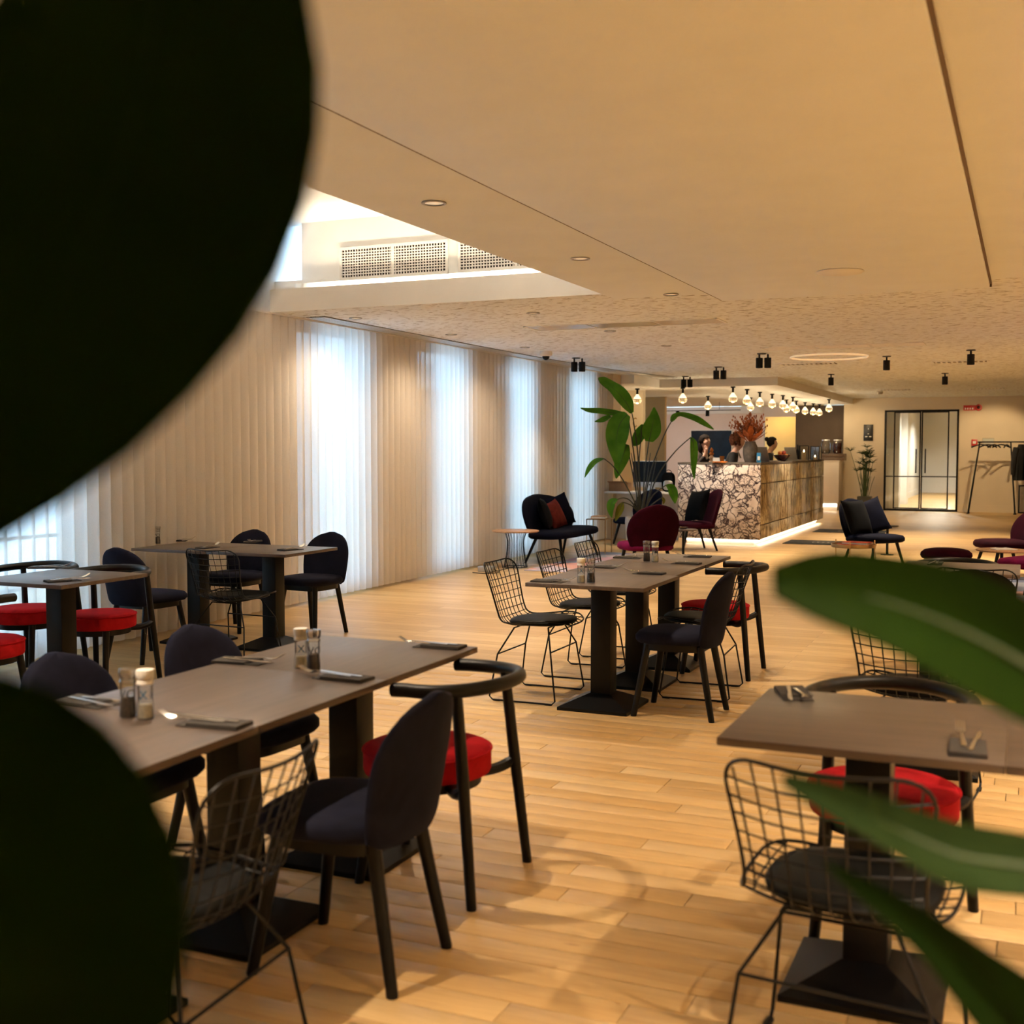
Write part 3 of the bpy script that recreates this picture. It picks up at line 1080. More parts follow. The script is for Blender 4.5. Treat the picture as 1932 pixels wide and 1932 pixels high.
# ------------------------------------------------------------------ table things
def make_mill(pepper, letters):
    t = thing('pepper_grinder' if pepper else 'salt_grinder', 'x', 'grinder')
    body = MB().lathe([(0.001, 0.0), (0.0215, 0.0), (0.0235, 0.004), (0.0235, 0.02), (0.0205, 0.05), (0.0215, 0.09), (0.0215, 0.098)], 20)
    body.build('jar', M['glass'], t, smooth=50)
    hgt = 0.055 if pepper else 0.040
    MB().lathe([(0.001, 0.003), (0.0205, 0.003), (0.021, 0.018), (0.0185, hgt), (0.001, hgt + 0.003)], 16).build('filling', M['pepper' if pepper else 'salt'], t)
    MB().lathe([(0.001, 0.098), (0.0225, 0.098), (0.0235, 0.104), (0.0205, 0.110), (0.0245, 0.116), (0.0255, 0.130), (0.0245, 0.138), (0.001, 0.140)], 20).build('grinder_cap', M['clearcap' if pepper else 'whitecap'], t, smooth=50)
    vs, fs = text_flat(letters, 0.036)
    mb = MB()
    out = []
    for v in vs:
        a = v.x / 0.0225 - PI / 2
        out.append((0.0228 * math.cos(a), 0.0228 * math.sin(a), 0.068 + v.y))
    mb.add(out, fs)
    mb.build('printed_logo', M['inkdark' if pepper else 'inkblue'], t, smooth=0)
    return t


PEP, SALT = Kind(make_mill(True, 'VO')), Kind(make_mill(False, 'X'))
TZ = 0.745
mills = [((242, 1353), (270, 1355), 'at the near end of the left foreground row', 'near-left table'),
         ((592, 1264), (568, 1260), 'in the middle of the left foreground row', 'middle-left table'),
         ((1115, 1099), (1098, 1099), 'on the nearest centre table', 'near centre table'),
         ((1220, 1059), (1236, 1060), 'on the farther centre tables', 'far centre table'),
         ((297, 1026), (287, 1025), 'on the table against the sheer blind', 'blind table')]
for pp, ss, where, _ in mills:
    a, b = P(pp[0], pp[1], TZ), P(ss[0], ss[1], TZ)
    d = (b - a)
    if d.length < 0.056:
        b = a + d.normalized() * 0.056
    rz = math.atan2(-a.x, a.y) + random.uniform(-0.3, 0.3)
    PEP.put('clear glass pepper grinder with dark contents ' + where, (a.x, a.y, TZ), rz, 'pepper grinders')
    SALT.put('clear glass salt grinder with white contents ' + where, (b.x, b.y, TZ), rz - 0.2, 'salt grinders')
a = P(1927, 1077, TZ)
SALT.put('salt grinder at the right frame edge on the table before the pouf', (a.x + 0.05, a.y, TZ), 0, 'salt grinders')


def make_fork():
    mb = MB()
    rings = []
    for y, hw, z in ((-0.095, 0.006, 0.002), (-0.05, 0.0055, 0.004), (0.0, 0.003, 0.006), (0.03, 0.0035, 0.006), (0.042, 0.011, 0.004), (0.058, 0.0125, 0.004)):
        rings.append([(-hw, y, z - 0.001), (hw, y, z - 0.001), (hw, y, z + 0.001), (-hw, y, z + 0.001)])
    mb.loft(rings)
    for k in range(4):
        x = -0.0105 + k * 0.007
        mb.tube([(x, 0.056, 0.004), (x, 0.078, 0.010), (x * 0.95, 0.102, 0.024)], [0.0022, 0.0020, 0.0012], 5)
    return tag(mb.build('fork', M['steel']), 'x', 'fork')


def make_knife():
    mb = MB()
    rings = []
    for y, x0, x1 in ((-0.11, -0.006, 0.006), (-0.02, -0.005, 0.005), (0.0, -0.004, 0.005), (0.03, -0.004, 0.009), (0.08, -0.004, 0.009), (0.105, -0.003, 0.002)):
        rings.append([(x0, y, 0.001), (x1, y, 0.001), (x1, y, 0.0035), (x0, y, 0.0035)])
    mb.loft(rings)
    return tag(mb.build('knife', M['steel']), 'x', 'knife')


def make_napkin():
    t = thing('napkin', 'x', 'napkin')
    a = MB().bbox(-0.045, 0.045, -0.095, 0.095, 0.0, 0.004, 0.0015)
    a.build('lower_fold', M['napkin'], t)
    b = MB()
    b.add([(-0.045, -0.095, 0.0042), (0.045, -0.095, 0.0042), (0.045, 0.04, 0.0042), (-0.045, 0.065, 0.0042),
           (-0.044, -0.092, 0.012), (0.044, -0.092, 0.010), (0.044, 0.038, 0.010), (-0.044, 0.062, 0.012)],
          [(0, 3, 2, 1), (4, 5, 6, 7), (0, 1, 5, 4), (1, 2, 6, 5), (2, 3, 7, 6), (3, 0, 4, 7)])
    b.build('upper_fold', M['napkin'], t)
    return t


NAP, FORK, KNIFE = Kind(make_napkin()), Kind(make_fork()), Kind(make_knife())
sets = [((165, 1327), R_ - 0.1, 'near left corner of the left foreground row'),
        ((405, 1368), L_ + 0.1, 'nearest right edge of the left foreground row'),
        ((455, 1250), R_ + 0.1, 'left edge of the left foreground row'),
        ((648, 1281), L_ - 0.05, 'right edge by grinders, left foreground row'),
        ((830, 1221), L_ + 0.05, 'far right corner of the left foreground row'),
        ((330, 1021), R_ + 0.5, 'blind table, next to its grinders'),
        ((392, 1034), A_, 'blind table, above the wire chair'),
        ((478, 1023), T_ + 0.3, 'blind table, before the half-hidden chair'),
        ((548, 1038), A_ - 0.2, 'free right corner of the blind table'),
        ((85, 1072), R_ + 0.5, 'far edge of the left edge table'),
        ((118, 1097), A_ - 0.5, 'near corner of the left edge table'),
        ((1035, 1098), R_, 'near left corner of the centre row'),
        ((1133, 1071), R_, 'left edge behind the first centre grinders'),
        ((1225, 1083), L_, 'right edge of the nearest centre table'),
        ((1184, 1053), R_ + 0.1, 'left edge of the middle centre table'),
        ((1295, 1064), L_, 'right edge of the middle centre table'),
        ((1316, 1051), L_ + 0.1, 'far right corner of the centre row'),
        ((1497, 1311), T_ + 0.35, 'far left corner of the right foreground table'),
        ((1826, 1412), A_ + 0.05, 'near edge of the right foreground table'),
        ((1765, 1064), T_, 'table before the maroon pouf')]
for (px, py), rz, where in sets:
    p = P(px, py, TZ)
    NAP.put('folded grey napkin at the ' + where, (p.x, p.y, TZ), rz, 'place setting napkins')
    d = Vector((math.cos(rz), math.sin(rz)))
    n_ = Vector((-math.sin(rz), math.cos(rz)))
    f = p.xy + n_ * 0.060 - d * 0.014
    k = p.xy + n_ * 0.040 + d * 0.018
    FORK.put('steel fork on the napkin at the ' + where, (f.x, f.y, TZ + 0.0125), rz + 0.05, 'place setting forks')
    KNIFE.put('steel knife on the napkin at the ' + where, (k.x, k.y, TZ + 0.0115), rz - 0.12, 'place setting knives')


# ------------------------------------------------------------------ ceiling fittings
def make_down():
    t = thing('recessed_downlight', 'x', 'downlight')
    MB().lathe([(0.050, 0.0), (0.062, -0.001), (0.064, -0.006), (0.060, -0.009), (0.050, -0.008)], 28, cap=False).build('trim_ring', M['greymetal'], t)
    MB().lathe([(0.050, -0.002), (0.03, -0.0035), (0.001, -0.004)], 24).build('lens', M['lampface'], t)
    return t


DOWN = Kind(make_down())
rowA = [(-2.70, y) for y in (1.48, 3.41)]
rowB = [(0.42, y) for y in (1.48, 3.41, 5.34, 7.27, 9.2)]
vis = [((819, 382), 'nearest to the grilles'), ((1095, 487), 'midway along the dropped panel'), ((1266, 555), 'by the far corner of the dropped panel'),
       ((1006, 590), 'just beyond the coffer tip'), ((671, 600), 'by the near end of the linear diffuser'), ((851, 631), 'beside the linear diffuser'),
       ((1151, 624), 'by the ceiling access panel'), ((990, 655), 'next to the ceiling camera'), ((1257, 652), 'in the acoustic ceiling past the access panel')]
downs = []
for (px, py), lab in vis:
    p = P(px, py, CEIL)
    downs.append((p.x, p.y, 'small recessed downlight ' + lab))
NTH = ['first', 'second', 'third', 'fourth', 'fifth', 'sixth', 'seventh', 'eighth']
for i, (x, y) in enumerate(rowA):
    downs.append((x, y, '%s downlight from the front, hidden above the foreground leaf' % NTH[i]))
for i, (x, y) in enumerate(rowB):
    downs.append((x, y, '%s downlight from the front in the row right of the dropped panel' % NTH[i]))
for x, y in ((2.4, 1.0), (2.4, 4.4), (2.4, 7.8), (4.0, 2.7), (4.0, 6.1), (2.6, 12), (2.6, 16), (0.8, 12.3)):  # added lamps, unseen; their bounce off the floor brightens the visible ceiling
    downs.append((x, y, '%s added fill downlight in the unseen right part of the room' % NTH[len(downs) - 9 - len(rowA) - len(rowB)]))
for x, y, lab in downs:
    o = DOWN.put(lab, (x, y, CEIL), 0, 'recessed downlights')
for o in list(COL.objects):
    if o.name.startswith('recessed_downlight'):
        x, y = o.location.x, o.location.y
        e = SPOT_W
        if y > 9.6:
            e *= 0.8
        if y < 2:
            e *= 2.4
        near = x < -5.3
        spot(o, (0, 0, -0.02), e * (0.75 if near else (2.0 if x > 1 else 1)), 150 if near else (130 if x > 1 else 88), 1.0 if near else 0.7, 0.10 if near else 0.02)


def make_track(double):
    t = thing('ceiling_spotlight', 'x', 'spotlight')
    MB().lathe([(0.055 if not double else 0.06, 0), (0.055, -0.012), (0.001, -0.012)], 20).build('mount_plate', M['black'], t)
    for k, dx in enumerate((-0.035, 0.055) if double else (0.0,)):
        yy = 0.0 if k == 0 else 0.06
        h = MB().lathe([(0.001, -0.055), (0.044, -0.055), (0.045, -0.060), (0.045, -0.185), (0.040, -0.187), (0.040, -0.175), (0.001, -0.175)], 20, (dx, yy, 0)).build('spot_head', M['black'], t)
        MB().tube([(dx, yy, -0.008), (dx, yy, -0.056)], 0.012, 8).build('stem', M['black'], h)
        MB().lathe([(0.039, -0.180), (0.001, -0.180)], 16, (dx, yy, 0)).build('lens', M['lampface'], h)
    return t


TD, TS = Kind(make_track(True)), Kind(make_track(False))
for (px, py), lab, dbl in (((1087, 675), 'black twin ceiling spotlight beside the blind above the plant', 1), ((1293, 710), 'black twin ceiling spotlight nearest the soffit over the bar', 1),
                           ((1355, 692), 'black twin ceiling spotlight second from the soffit', 1), ((1437, 667), 'black twin ceiling spotlight left of the light ring', 1),
                           ((1568, 706), 'black single ceiling spotlight right of the soffit corner', 0), ((1673, 672), 'black single ceiling spotlight in line with the glass door', 0),
                           ((1783, 704), 'smaller black single ceiling spotlight before the coat rack wall', 0), ((1832, 660), 'black single ceiling spotlight nearest the right edge', 0)):
    p = P(px, py, CEIL)
    o = (TD if dbl else TS).put(lab, (p.x, p.y, CEIL), -YAW if dbl else 0, 'black ceiling spotlights')
    aim = (0, 0.05, -1)
    spot(o, (-0.035 if dbl else 0, 0, -0.195), 150 if px > 1500 else (40 if px < 1100 else 110), 95, 0.6, 0.03, aim)
# wall washers near the coat rack
spot(wb, (-0.6, 27.9, CEIL - 0.03), 95, 75, 0.5, 0.03, (-0.12, 1.2, -1), (1, 0.72, 0.38))
spot(wb, (-3.7, 28.6, CEIL - 0.03), 25, 100, 0.6, 0.03, (0.0, 0.8, -1), (1, 0.72, 0.38))
spot(wb, (-1.8, 26.0, CEIL - 0.03), 75, 110, 0.6, 0.03, (0.0, 0.2, -1), (1, 0.72, 0.38))


def make_bulb():
    t = thing('globe_pendant_bulb', 'x', 'light bulb')
    MB().lathe([(0.001, 0.0), (0.042, 0.0), (0.042, -0.022), (0.020, -0.024), (0.020, -0.105), (0.001, -0.105)], 18).build('socket', M['black'], t)
    MB().lathe([(0.018, -0.105), (0.026, -0.120), (0.050, -0.155), (0.068, -0.182), (0.071, -0.192)], 20, cap=False).build('clear_upper_globe', M['bulbglow'], t, smooth=60)
    MB().lathe([(0.071, -0.192), (0.073, -0.206), (0.070, -0.230), (0.056, -0.258), (0.032, -0.274), (0.001, -0.280)], 20, cap=False).build('gold_mirrored_cup', M['goldbulb'], t, smooth=60)
    dm = MB()
    for ring_, (zz, rr) in enumerate(((-0.208, 0.0735), (-0.226, 0.0715), (-0.244, 0.0655), (-0.258, 0.0565))):
        for k in range(12):
            a = 2 * PI * (k + 0.5 * (ring_ % 2)) / 12
            dm.blob((rr * math.cos(a), rr * math.sin(a), zz), 0.008, 0.008, 0.006, nu=6, nv=4)
    dm.build('glowing_dimples', M['bulbglow'], t)
    return t


BULB = Kind(make_bulb())
bl = [(1190, 731), (1285, 730.5), (1335.9, 747), (1383, 729.4), (1409.5, 734.2), (1416.3, 750), (1433.7, 739.4), (1457, 742.9), (1477.2, 745.5), (1484, 753.8), (1496, 748.8), (1502.5, 756), (1519, 758.9), (1534.5, 761), (1549, 763.4), (1564.3, 753)]
ordn = ['first', 'second', 'third', 'fourth', 'fifth', 'sixth', 'seventh', 'eighth', 'ninth', 'tenth', 'eleventh', 'twelfth', 'thirteenth', 'fourteenth', 'fifteenth', 'last']
for i, (px, py) in enumerate(bl):
    p = P(px, py, 2.595)
    p.y = max(p.y, 20.55)
    p.y = min(p.y, 29.6)
    o = BULB.put('%s gold globe bulb from the left under the bar soffit' % ordn[i], (p.x, p.y, 2.595), 0, 'globe bulbs over the bar')
    if i % 3:
        continue
    l = bpy.data.lights.new('bulb_light', 'POINT')
    l.energy, l.color, l.shadow_soft_size = 5.0, (1, 0.78, 0.46), 0.05
    link('bulb_light', l, o, (0, 0, -0.33))

# linear diffuser along the blind
path = [(-6.14, 9.45), (-6.16, 12.0), (-6.16, 15.0), (-6.12, 16.6), (-6.0, 17.9), (-5.86, 18.9), (-5.66, 19.9)]
pts = smooth_path([(x, y, 0) for x, y in path], 40)
ld = thing('linear_air_diffuser', 'long slotted aluminium air diffuser following the blind on the ceiling', 'air diffuser', (0, 0, CEIL))
for k in range(4):
    mb = MB()
    rings = []
    for i, p in enumerate(pts):
        tn = (pts[min(i + 1, 40)] - pts[max(i - 1, 0)]).normalized()
        nn = Vector((tn.y, -tn.x, 0))
        c = p + nn * (k * 0.050 - 0.075)
        a, b = c - nn * 0.017, c + nn * 0.017
        rings.append([(a.x, a.y, -0.012), (b.x, b.y, -0.012), (b.x, b.y, -0.0005), (a.x, a.y, -0.0005)])
    mb.loft(rings)
    mb.build('slot_blade', M['alu'], ld)
mb = MB()
rings = []
for i, p in enumerate(pts):
    tn = (pts[min(i + 1, 40)] - pts[max(i - 1, 0)]).normalized()
    nn = Vector((tn.y, -tn.x, 0))
    a, b = p - nn * 0.10, p + nn * 0.10
    rings.append([(a.x, a.y, -0.004), (b.x, b.y, -0.004), (b.x, b.y, -0.0005), (a.x, a.y, -0.0005)])
mb.loft(rings)
mb.build('slot_back', M['dark'], ld)

# grilles in the coffer
GY = CY1 + 0.45


def make_grille(wd, n):
    t = thing('air_grille', 'x', 'air grille')
    h = 0.30
    f = MB()
    f.box(0, wd, -0.02, 0, 0, 0.025).box(0, wd, -0.02, 0, h - 0.025, h).box(0, 0.025, -0.02, 0, 0, h).box(wd - 0.025, wd, -0.02, 0, 0, h).box(wd / 2 - 0.014, wd / 2 + 0.014, -0.02, 0, 0, h)
    f.build('frame', M['white'], t)
    MB().box(0.02, wd - 0.02, -0.003, 0, 0.02, h - 0.02).build('dark_duct', M['dark'], t)
    g_ = MB()
    for k in range(1, 10):
        z = 0.025 + (h - 0.05) * k / 10
        g_.box(0.02, wd - 0.02, -0.018, -0.004, z - 0.0045, z + 0.0045)
    for k in range(1, n):
        x = 0.025 + (wd - 0.05) * k / n
        g_.box(x - 0.0045, x + 0.0045, -0.017, -0.005, 0.02, h - 0.02)
    g_.build('lattice', M['white'], t)
    return t


gx0 = lambda px: math.tan(math.atan((px - 966) / F) - YAW) * GY
GR = Kind(make_grille(1.12, 38))
zg = 3.06
GR.put('cream lattice air grille fully visible in the light coffer', (gx0(646), GY, zg), 0, 'coffer air grilles')
GR.put('cream lattice air grille partly cut by the ceiling edge in the coffer', (gx0(646) + 1.22, GY, zg), 0, 'coffer air grilles')

# ceiling camera
p = P(1030, 663, CEIL)
t = thing('dome_camera', 'white ceiling dome security camera with dark lens by the blind', 'camera', (p.x, p.y, CEIL))
MB().lathe([(0.001, 0), (0.075, 0), (0.08, -0.02), (0.078, -0.055), (0.05, -0.062), (0.001, -0.062)], 24).build('housing', M['white'], t)
MB().blob((0, 0, -0.062), 0.048, 0.048, 0.05).build('dome', M['screen'], t)


def panel_frame(name, lab, cat, x0, x1, y0, y1, divs, m):
    t = thing(name, lab, cat, ((x0 + x1) / 2, (y0 + y1) / 2, CEIL))
    hx, hy = (x1 - x0) / 2, (y1 - y0) / 2
    f = MB()
    f.box(-hx, hx, -hy, -hy + 0.02, -0.008, 0).box(-hx, hx, hy - 0.02, hy, -0.008, 0).box(-hx, -hx + 0.02, -hy, hy, -0.008, 0).box(hx - 0.02, hx, -hy, hy, -0.008, 0)
    f.build('frame', M['plaster'], t)
    for k in range(divs):
        a = -hx + 2 * hx * k / divs
        MB().box(a + 0.025, a + 2 * hx / divs - 0.01, -hy + 0.025, hy - 0.025, -0.005, -0.0005).build('panel', m, t)
    return t


a, b = P(1000, 619, CEIL), P(1380, 611, CEIL)
panel_frame('ceiling_access_panel', 'long cream access panel in the ceiling near the coffer tip', 'ceiling panel', a.x, b.x, a.y - 0.18, a.y + 0.26, 3, M['lensoff'])
a, b = P(1440, 658, CEIL), P(1752, 655, CEIL)
panel_frame('ceiling_access_panel', 'long cream access panel in the ceiling above the light ring', 'ceiling panel', a.x, b.x, a.y - 0.2, a.y + 0.22, 3, M['plaster'])


def slat_vent(lab, px0, px1, py):
    a, b = P(px0, py, CEIL), P(px1, py, CEIL)
    y = (a.y + b.y) / 2
    wd = b.x - a.x
    t = thing('slatted_air_vent', lab, 'air vent', (a.x, y, CEIL))
    MB().box(0, wd, -0.16, 0.16, -0.003, 0).build('dark_backing', M['brownwall'], t)
    me = MB().box(-0.012, 0.012, -0.15, 0.15, -0.012, -0.0035).mesh('slat', M['plaster'])
    n = max(6, int(wd / 0.065))
    for k in range(n):
        link('slat', me, t, ((k + 0.5) * wd / n, 0, 0))
    f = MB().box(0, wd, -0.17, -0.15, -0.012, 0).box(0, wd, 0.15, 0.17, -0.012, 0)
    f.build('frame', M['plaster'], t)


slat_vent('slatted ceiling vent below the light ring', 1466, 1580, 686)
slat_vent('slatted ceiling vent next to the right edge spotlight', 1760, 1862, 682)
slat_vent('narrow slatted ceiling vent near the glass door wall', 1655, 1717, 735)
slat_vent('narrow slatted ceiling vent near the coat rack wall', 1825, 1895, 733)
a, b = P(1490, 672, CEIL), P(1638, 672, CEIL)
c = (a + b) / 2
rg = MB().tube([(0.50 * math.cos(2 * PI * k / 48), 0.50 * math.sin(2 * PI * k / 48), -0.012) for k in range(48)], 0.012, 8, closed=True).build('ceiling_ring_light', M['ring'], None, (c.x, c.y, CEIL))
tag(rg, 'thin faintly glowing round ring light on the ceiling', 'ring light')
p = P(1660, 739, CEIL)
tag(MB().lathe([(0.001, 0), (0.07, 0), (0.07, -0.03), (0.05, -0.055), (0.001, -0.06)], 20).build('smoke_detector', M['lensoff'], None, (p.x, p.y, CEIL)), 'small round smoke detector on the ceiling before the glass door', 'smoke detector')

# ------------------------------------------------------------------ bar counter
BX0, BX1, BY0, BY1, BT = -5.10, -3.78, 18.30, 24.50, 1.285
bar = thing('bar_counter', 'long bar counter clad in violet breccia and golden veined marble, lit from below', 'bar counter', ((BX0 + BX1) / 2, (BY0 + BY1) / 2, 0))
cx_, cy_ = (BX0 + BX1) / 2, (BY0 + BY1) / 2
hx, hy = (BX1 - BX0) / 2, (BY1 - BY0) / 2
MB().box(-hx + 0.12, hx - 0.12, -hy + 0.12, -hy + 0.5, 0, 0.10).box(hx - 0.5, hx - 0.12, -hy + 0.5, hy - 0.12, 0, 0.10).build('plinth', M['white'], bar)
MB().box(-hx + 0.03, hx - 0.03, -hy + 0.03, -hy + 0.55, 0.09, BT - 0.03).box(hx - 0.55, hx - 0.03, -hy + 0.55, hy - 0.03, 0.09, BT - 0.03).build('carcass', M['brownwall'], bar)
MB().bbox(-hx, hx, -hy, -hy + 0.03, 0.08, BT - 0.03, 0.003).build('front_slab', M['marble'], bar)
MB().box(-hx - 0.005, hx + 0.005, -hy - 0.005, -hy + 0.58, BT - 0.03, BT).box(hx - 0.58, hx + 0.005, -hy + 0.58, hy + 0.005, BT - 0.03, BT).build('worktop', M['concrete'], bar)
zc = [0.08, 0.31, 0.955, BT - 0.03]
ncol = 4
for i in range(3):
    for j in range(ncol):
        y0 = -hy + 0.035 + (2 * hy - 0.035) * j / ncol
        y1 = -hy + 0.035 + (2 * hy - 0.035) * (j + 1) / ncol
        MB().bbox(hx - 0.03, hx + random.uniform(-0.001, 0.001), y0 + 0.003, y1 - 0.003, zc[i] + 0.007, zc[i + 1] - 0.007, 0.003).build('side_panel', M['vein'], bar)
MB().box(hx - 0.115, hx - 0.105, -hy + 0.1, hy - 0.1, 0.045, 0.075).build('led_strip', M['led'], bar)
MB().box(-hx + 0.12, hx - 0.1, -hy + 0.105, -hy + 0.115, 0.045, 0.075).build('led_strip', M['led'], bar)
arealight(bar, (hx - 0.05, 0, 0.075), 0.05, 2 * hy - 0.2, 8, (0, 0, 0), (1, 0.84, 0.62))
arealight(bar, (0, -hy + 0.05, 0.075), 2 * hx - 0.2, 0.05, 0.6, (0, 0, 0), (1, 0.84, 0.62))
# drinks counter
bc = thing('drinks_counter', 'pale marble drinks counter against the dark panel right of the bar', 'counter', (-5.1, 29.65, 0))
MB().bbox(-0.95, 0.94, -0.33, 0.33, 0.20, 1.19, 0.004).build('body', M['palemarble'], bc)
MB().box(-0.9, 0.9, -0.30, 0.3, 0, 0.19).build('plinth', M['white'], bc)
MB().bbox(-0.96, 0.95, -0.34, 0.34, 1.19, 1.22, 0.004).build('worktop', M['palemarble'], bc)
MB().box(-0.9, 0.9, -0.315, -0.305, 0.10, 0.16).build('led_strip', M['led'], bc)
arealight(bc, (0, -0.32, 0.14), 1.8, 0.03, 2, (0, 0, 0), (1, 0.84, 0.62))


# things on the bar
def at_px(px, dist):
    x = (px - 966) / F * dist
    return Vector(room(x, dist)).to_3d()


def on_bar(px, d, z=BT):
    p = at_px(px, d)
    p.z = z
    return p


t = thing('flower_vase', 'dark stoneware vase on the bar corner holding rust dried flowers', 'vase', on_bar(1415, 18.75))
MB().lathe([(0.001, 0), (0.08, 0), (0.105, 0.06), (0.118, 0.16), (0.112, 0.25), (0.085, 0.31), (0.078, 0.335), (0.066, 0.335), (0.07, 0.30), (0.001, 0.28)], 28).build('vase_body', M['concrete'], t, smooth=60)
st, pl = MB(), MB()
rnd = random.Random(3)
for k in range(46):
    a = rnd.uniform(0, 2 * PI)
    tl = rnd.uniform(0.05, 0.62)
    hgt = rnd.uniform(0.40, 0.85) - tl * 0.15
    e = Vector((math.cos(a) * tl * 0.55, math.sin(a) * tl * 0.55, 0.30 + hgt * 0.62))
    m_ = Vector((math.cos(a) * 0.04, math.sin(a) * 0.04, 0.42))
    ptsx = smooth_path([(0, 0, 0.28), m_, e], 6)
    st.tube(ptsx, 0.0035, 4)
    for q in range(7):
        c = ptsx[4].lerp(ptsx[6], q / 6) + Vector((rnd.uniform(-.02, .02), rnd.uniform(-.02, .02), rnd.uniform(-.02, .02)))
        pl.blob(c, 0.011, 0.011, 0.024, nu=5, nv=4)
st.build('flower_stems', M['dried'], t)
pl.build('dried_plumes', M['dried'], t)['kind'] = 'stuff'
fan = MB()
for k in range(14):                       # broad dried fan leaves around the rim
    a = 2 * PI * k / 14
    b = Vector((math.cos(a) * 0.05, math.sin(a) * 0.05, 0.33))
    e = Vector((math.cos(a) * 0.26, math.sin(a) * 0.26, 0.47 + 0.07 * (k % 3)))
    s_ = Vector((-math.sin(a), math.cos(a), 0)) * 0.05
    fan.add([b, b.lerp(e, .6) + s_, e, b.lerp(e, .6) - s_, b + Vector((0, 0, .006)), b.lerp(e, .6) + s_ + Vector((0, 0, .006)), e + Vector((0, 0, .006)), b.lerp(e, .6) - s_ + Vector((0, 0, .006))],
            [(0, 1, 2, 3), (7, 6, 5, 4), (0, 4, 5, 1), (1, 5, 6, 2), (2, 6, 7, 3), (3, 7, 4, 0)])
fan.build('dried_fan_leaves', M['dried'], t)


def laptop(lab, loc, rz):
    t = thing('laptop', lab, 'laptop', loc, rz)
    MB().bbox(-0.17, 0.17, -0.11, 0.12, 0, 0.016, 0.004).build('keyboard_base', M['laptop'], t)
    s_ = MB().bbox(-0.17, 0.17, -0.004, 0.004, 0, 0.24, 0.003)
    s_.xf(Matrix.Translation((0, -0.11, 0.014)) @ Matrix.Rotation(R(14), 4, 'X'))
    lid = s_.build('lid', M['laptop'], t)
    lg = MB().blob((0, 0, 0), 0.016, 0.002, 0.019, nu=12, nv=6)
    lg.xf(Matrix.Translation((0, -0.14, 0.125)) @ Matrix.Rotation(R(14), 4, 'X'))
    lg.build('logo', M['inkdark'], lid)


laptop('open silver laptop on the bar directly right of the vase', on_bar(1450, 19.6), R(-42))
laptop('open silver laptop on the bar between fruit bowl and lantern', on_bar(1503, 22.0), R(-44))
p = on_bar(1431, 18.55)
ct = thing('drink_carton', 'small blue and white carton beside the vase on the bar', 'carton', p, 0.3)
MB().bbox(-0.032, 0.032, -0.02, 0.02, 0, 0.155, 0.003).build('carton_body', M['bluecan'], ct)
MB().box(-0.02, 0.02, -0.021, -0.019, 0.04, 0.10).build('white_panel', M['whiteink'], ct)
p = on_bar(1475, 20.5)
t = thing('fruit_bowl', 'dark glass bowl of fruit on the bar between two laptops', 'bowl', p)
MB().lathe([(0.05, 0), (0.06, 0.005), (0.11, 0.05), (0.15, 0.11), (0.145, 0.112), (0.105, 0.056), (0.05, 0.014), (0.001, 0.012)], 28, cap=False).build('bowl_body', M['tea'], t, smooth=60)
fk = [('green', 'green apple at the left of the fruit bowl', -.075, 0, .105), ('redfruit', 'red apple in front of the fruit bowl', 0, -.07, .105), ('orange', 'orange at the right side of the fruit bowl', .075, -.01, .105),
      ('green', 'green apple at the back of the fruit bowl', 0, .075, .105), ('redfruit', 'red apple topmost in the fruit bowl', .03, .0, .165), ('orange', 'orange lying upper left in the fruit bowl', -.035, -.01, .16)]
for mt, lab, dx, dy, dz in fk:
    o = MB().lathe([(0.001, 0.004), (0.02, 0.0), (0.034, 0.012), (0.04, 0.035), (0.034, 0.058), (0.018, 0.068), (0.004, 0.062)], 14).build('orange' if mt == 'orange' else 'apple', M[mt], None, (p.x + dx, p.y + dy, p.z + dz - 0.05), smooth=60)
    tag(o, lab, 'fruit', 'fruit in the bowl')


def lantern(lab, loc, rz, h, candle_h, cw):
    t = thing('candle_lantern', lab, 'lantern', loc, rz)
    a = 0.085
    f = MB()
    for sx in (-a, a):
        for sy in (-a, a):
            f.box(sx - 0.006, sx + 0.006, sy - 0.006, sy + 0.006, 0, h)
    for z in (0.0, h - 0.012):
        f.box(-a, a, -a - 0.006, -a + 0.006, z, z + 0.012).box(-a, a, a - 0.006, a + 0.006, z, z + 0.012).box(-a - 0.006, -a + 0.006, -a, a, z, z + 0.012).box(a - 0.006, a + 0.006, -a, a, z, z + 0.012)
    f.build('frame', M['black'], t)
    MB().box(-a, a, -a, a, 0.0, 0.006).build('floor_plate', M['black'], t)
    for sx, sy, dx, dy in ((0, -a, a - .006, .001), (0, a, a - .006, .001), (-a, 0, .001, a - .006), (a, 0, .001, a - .006)):
        MB().box(sx - dx, sx + dx, sy - dy, sy + dy, 0.012, h - 0.012).build('pane', M['pane'], t)
    return t


def candle(lab, loc, r, h, lit=True):
    c = thing('candle', lab, 'candle', loc)
    MB().lathe([(0.001, 0), (r, 0), (r, h - 0.004), (r - 0.006, h), (r - 0.01, h - 0.006), (0.001, h - 0.008)], 16).build('wax', M['candle'], c)
    MB().lathe([(0.001, h - 0.005), (0.008, h + 0.008), (0.010, h + 0.018), (0.004, h + 0.036), (0.001, h + 0.045)], 8).build('flame', M['flame'], c)


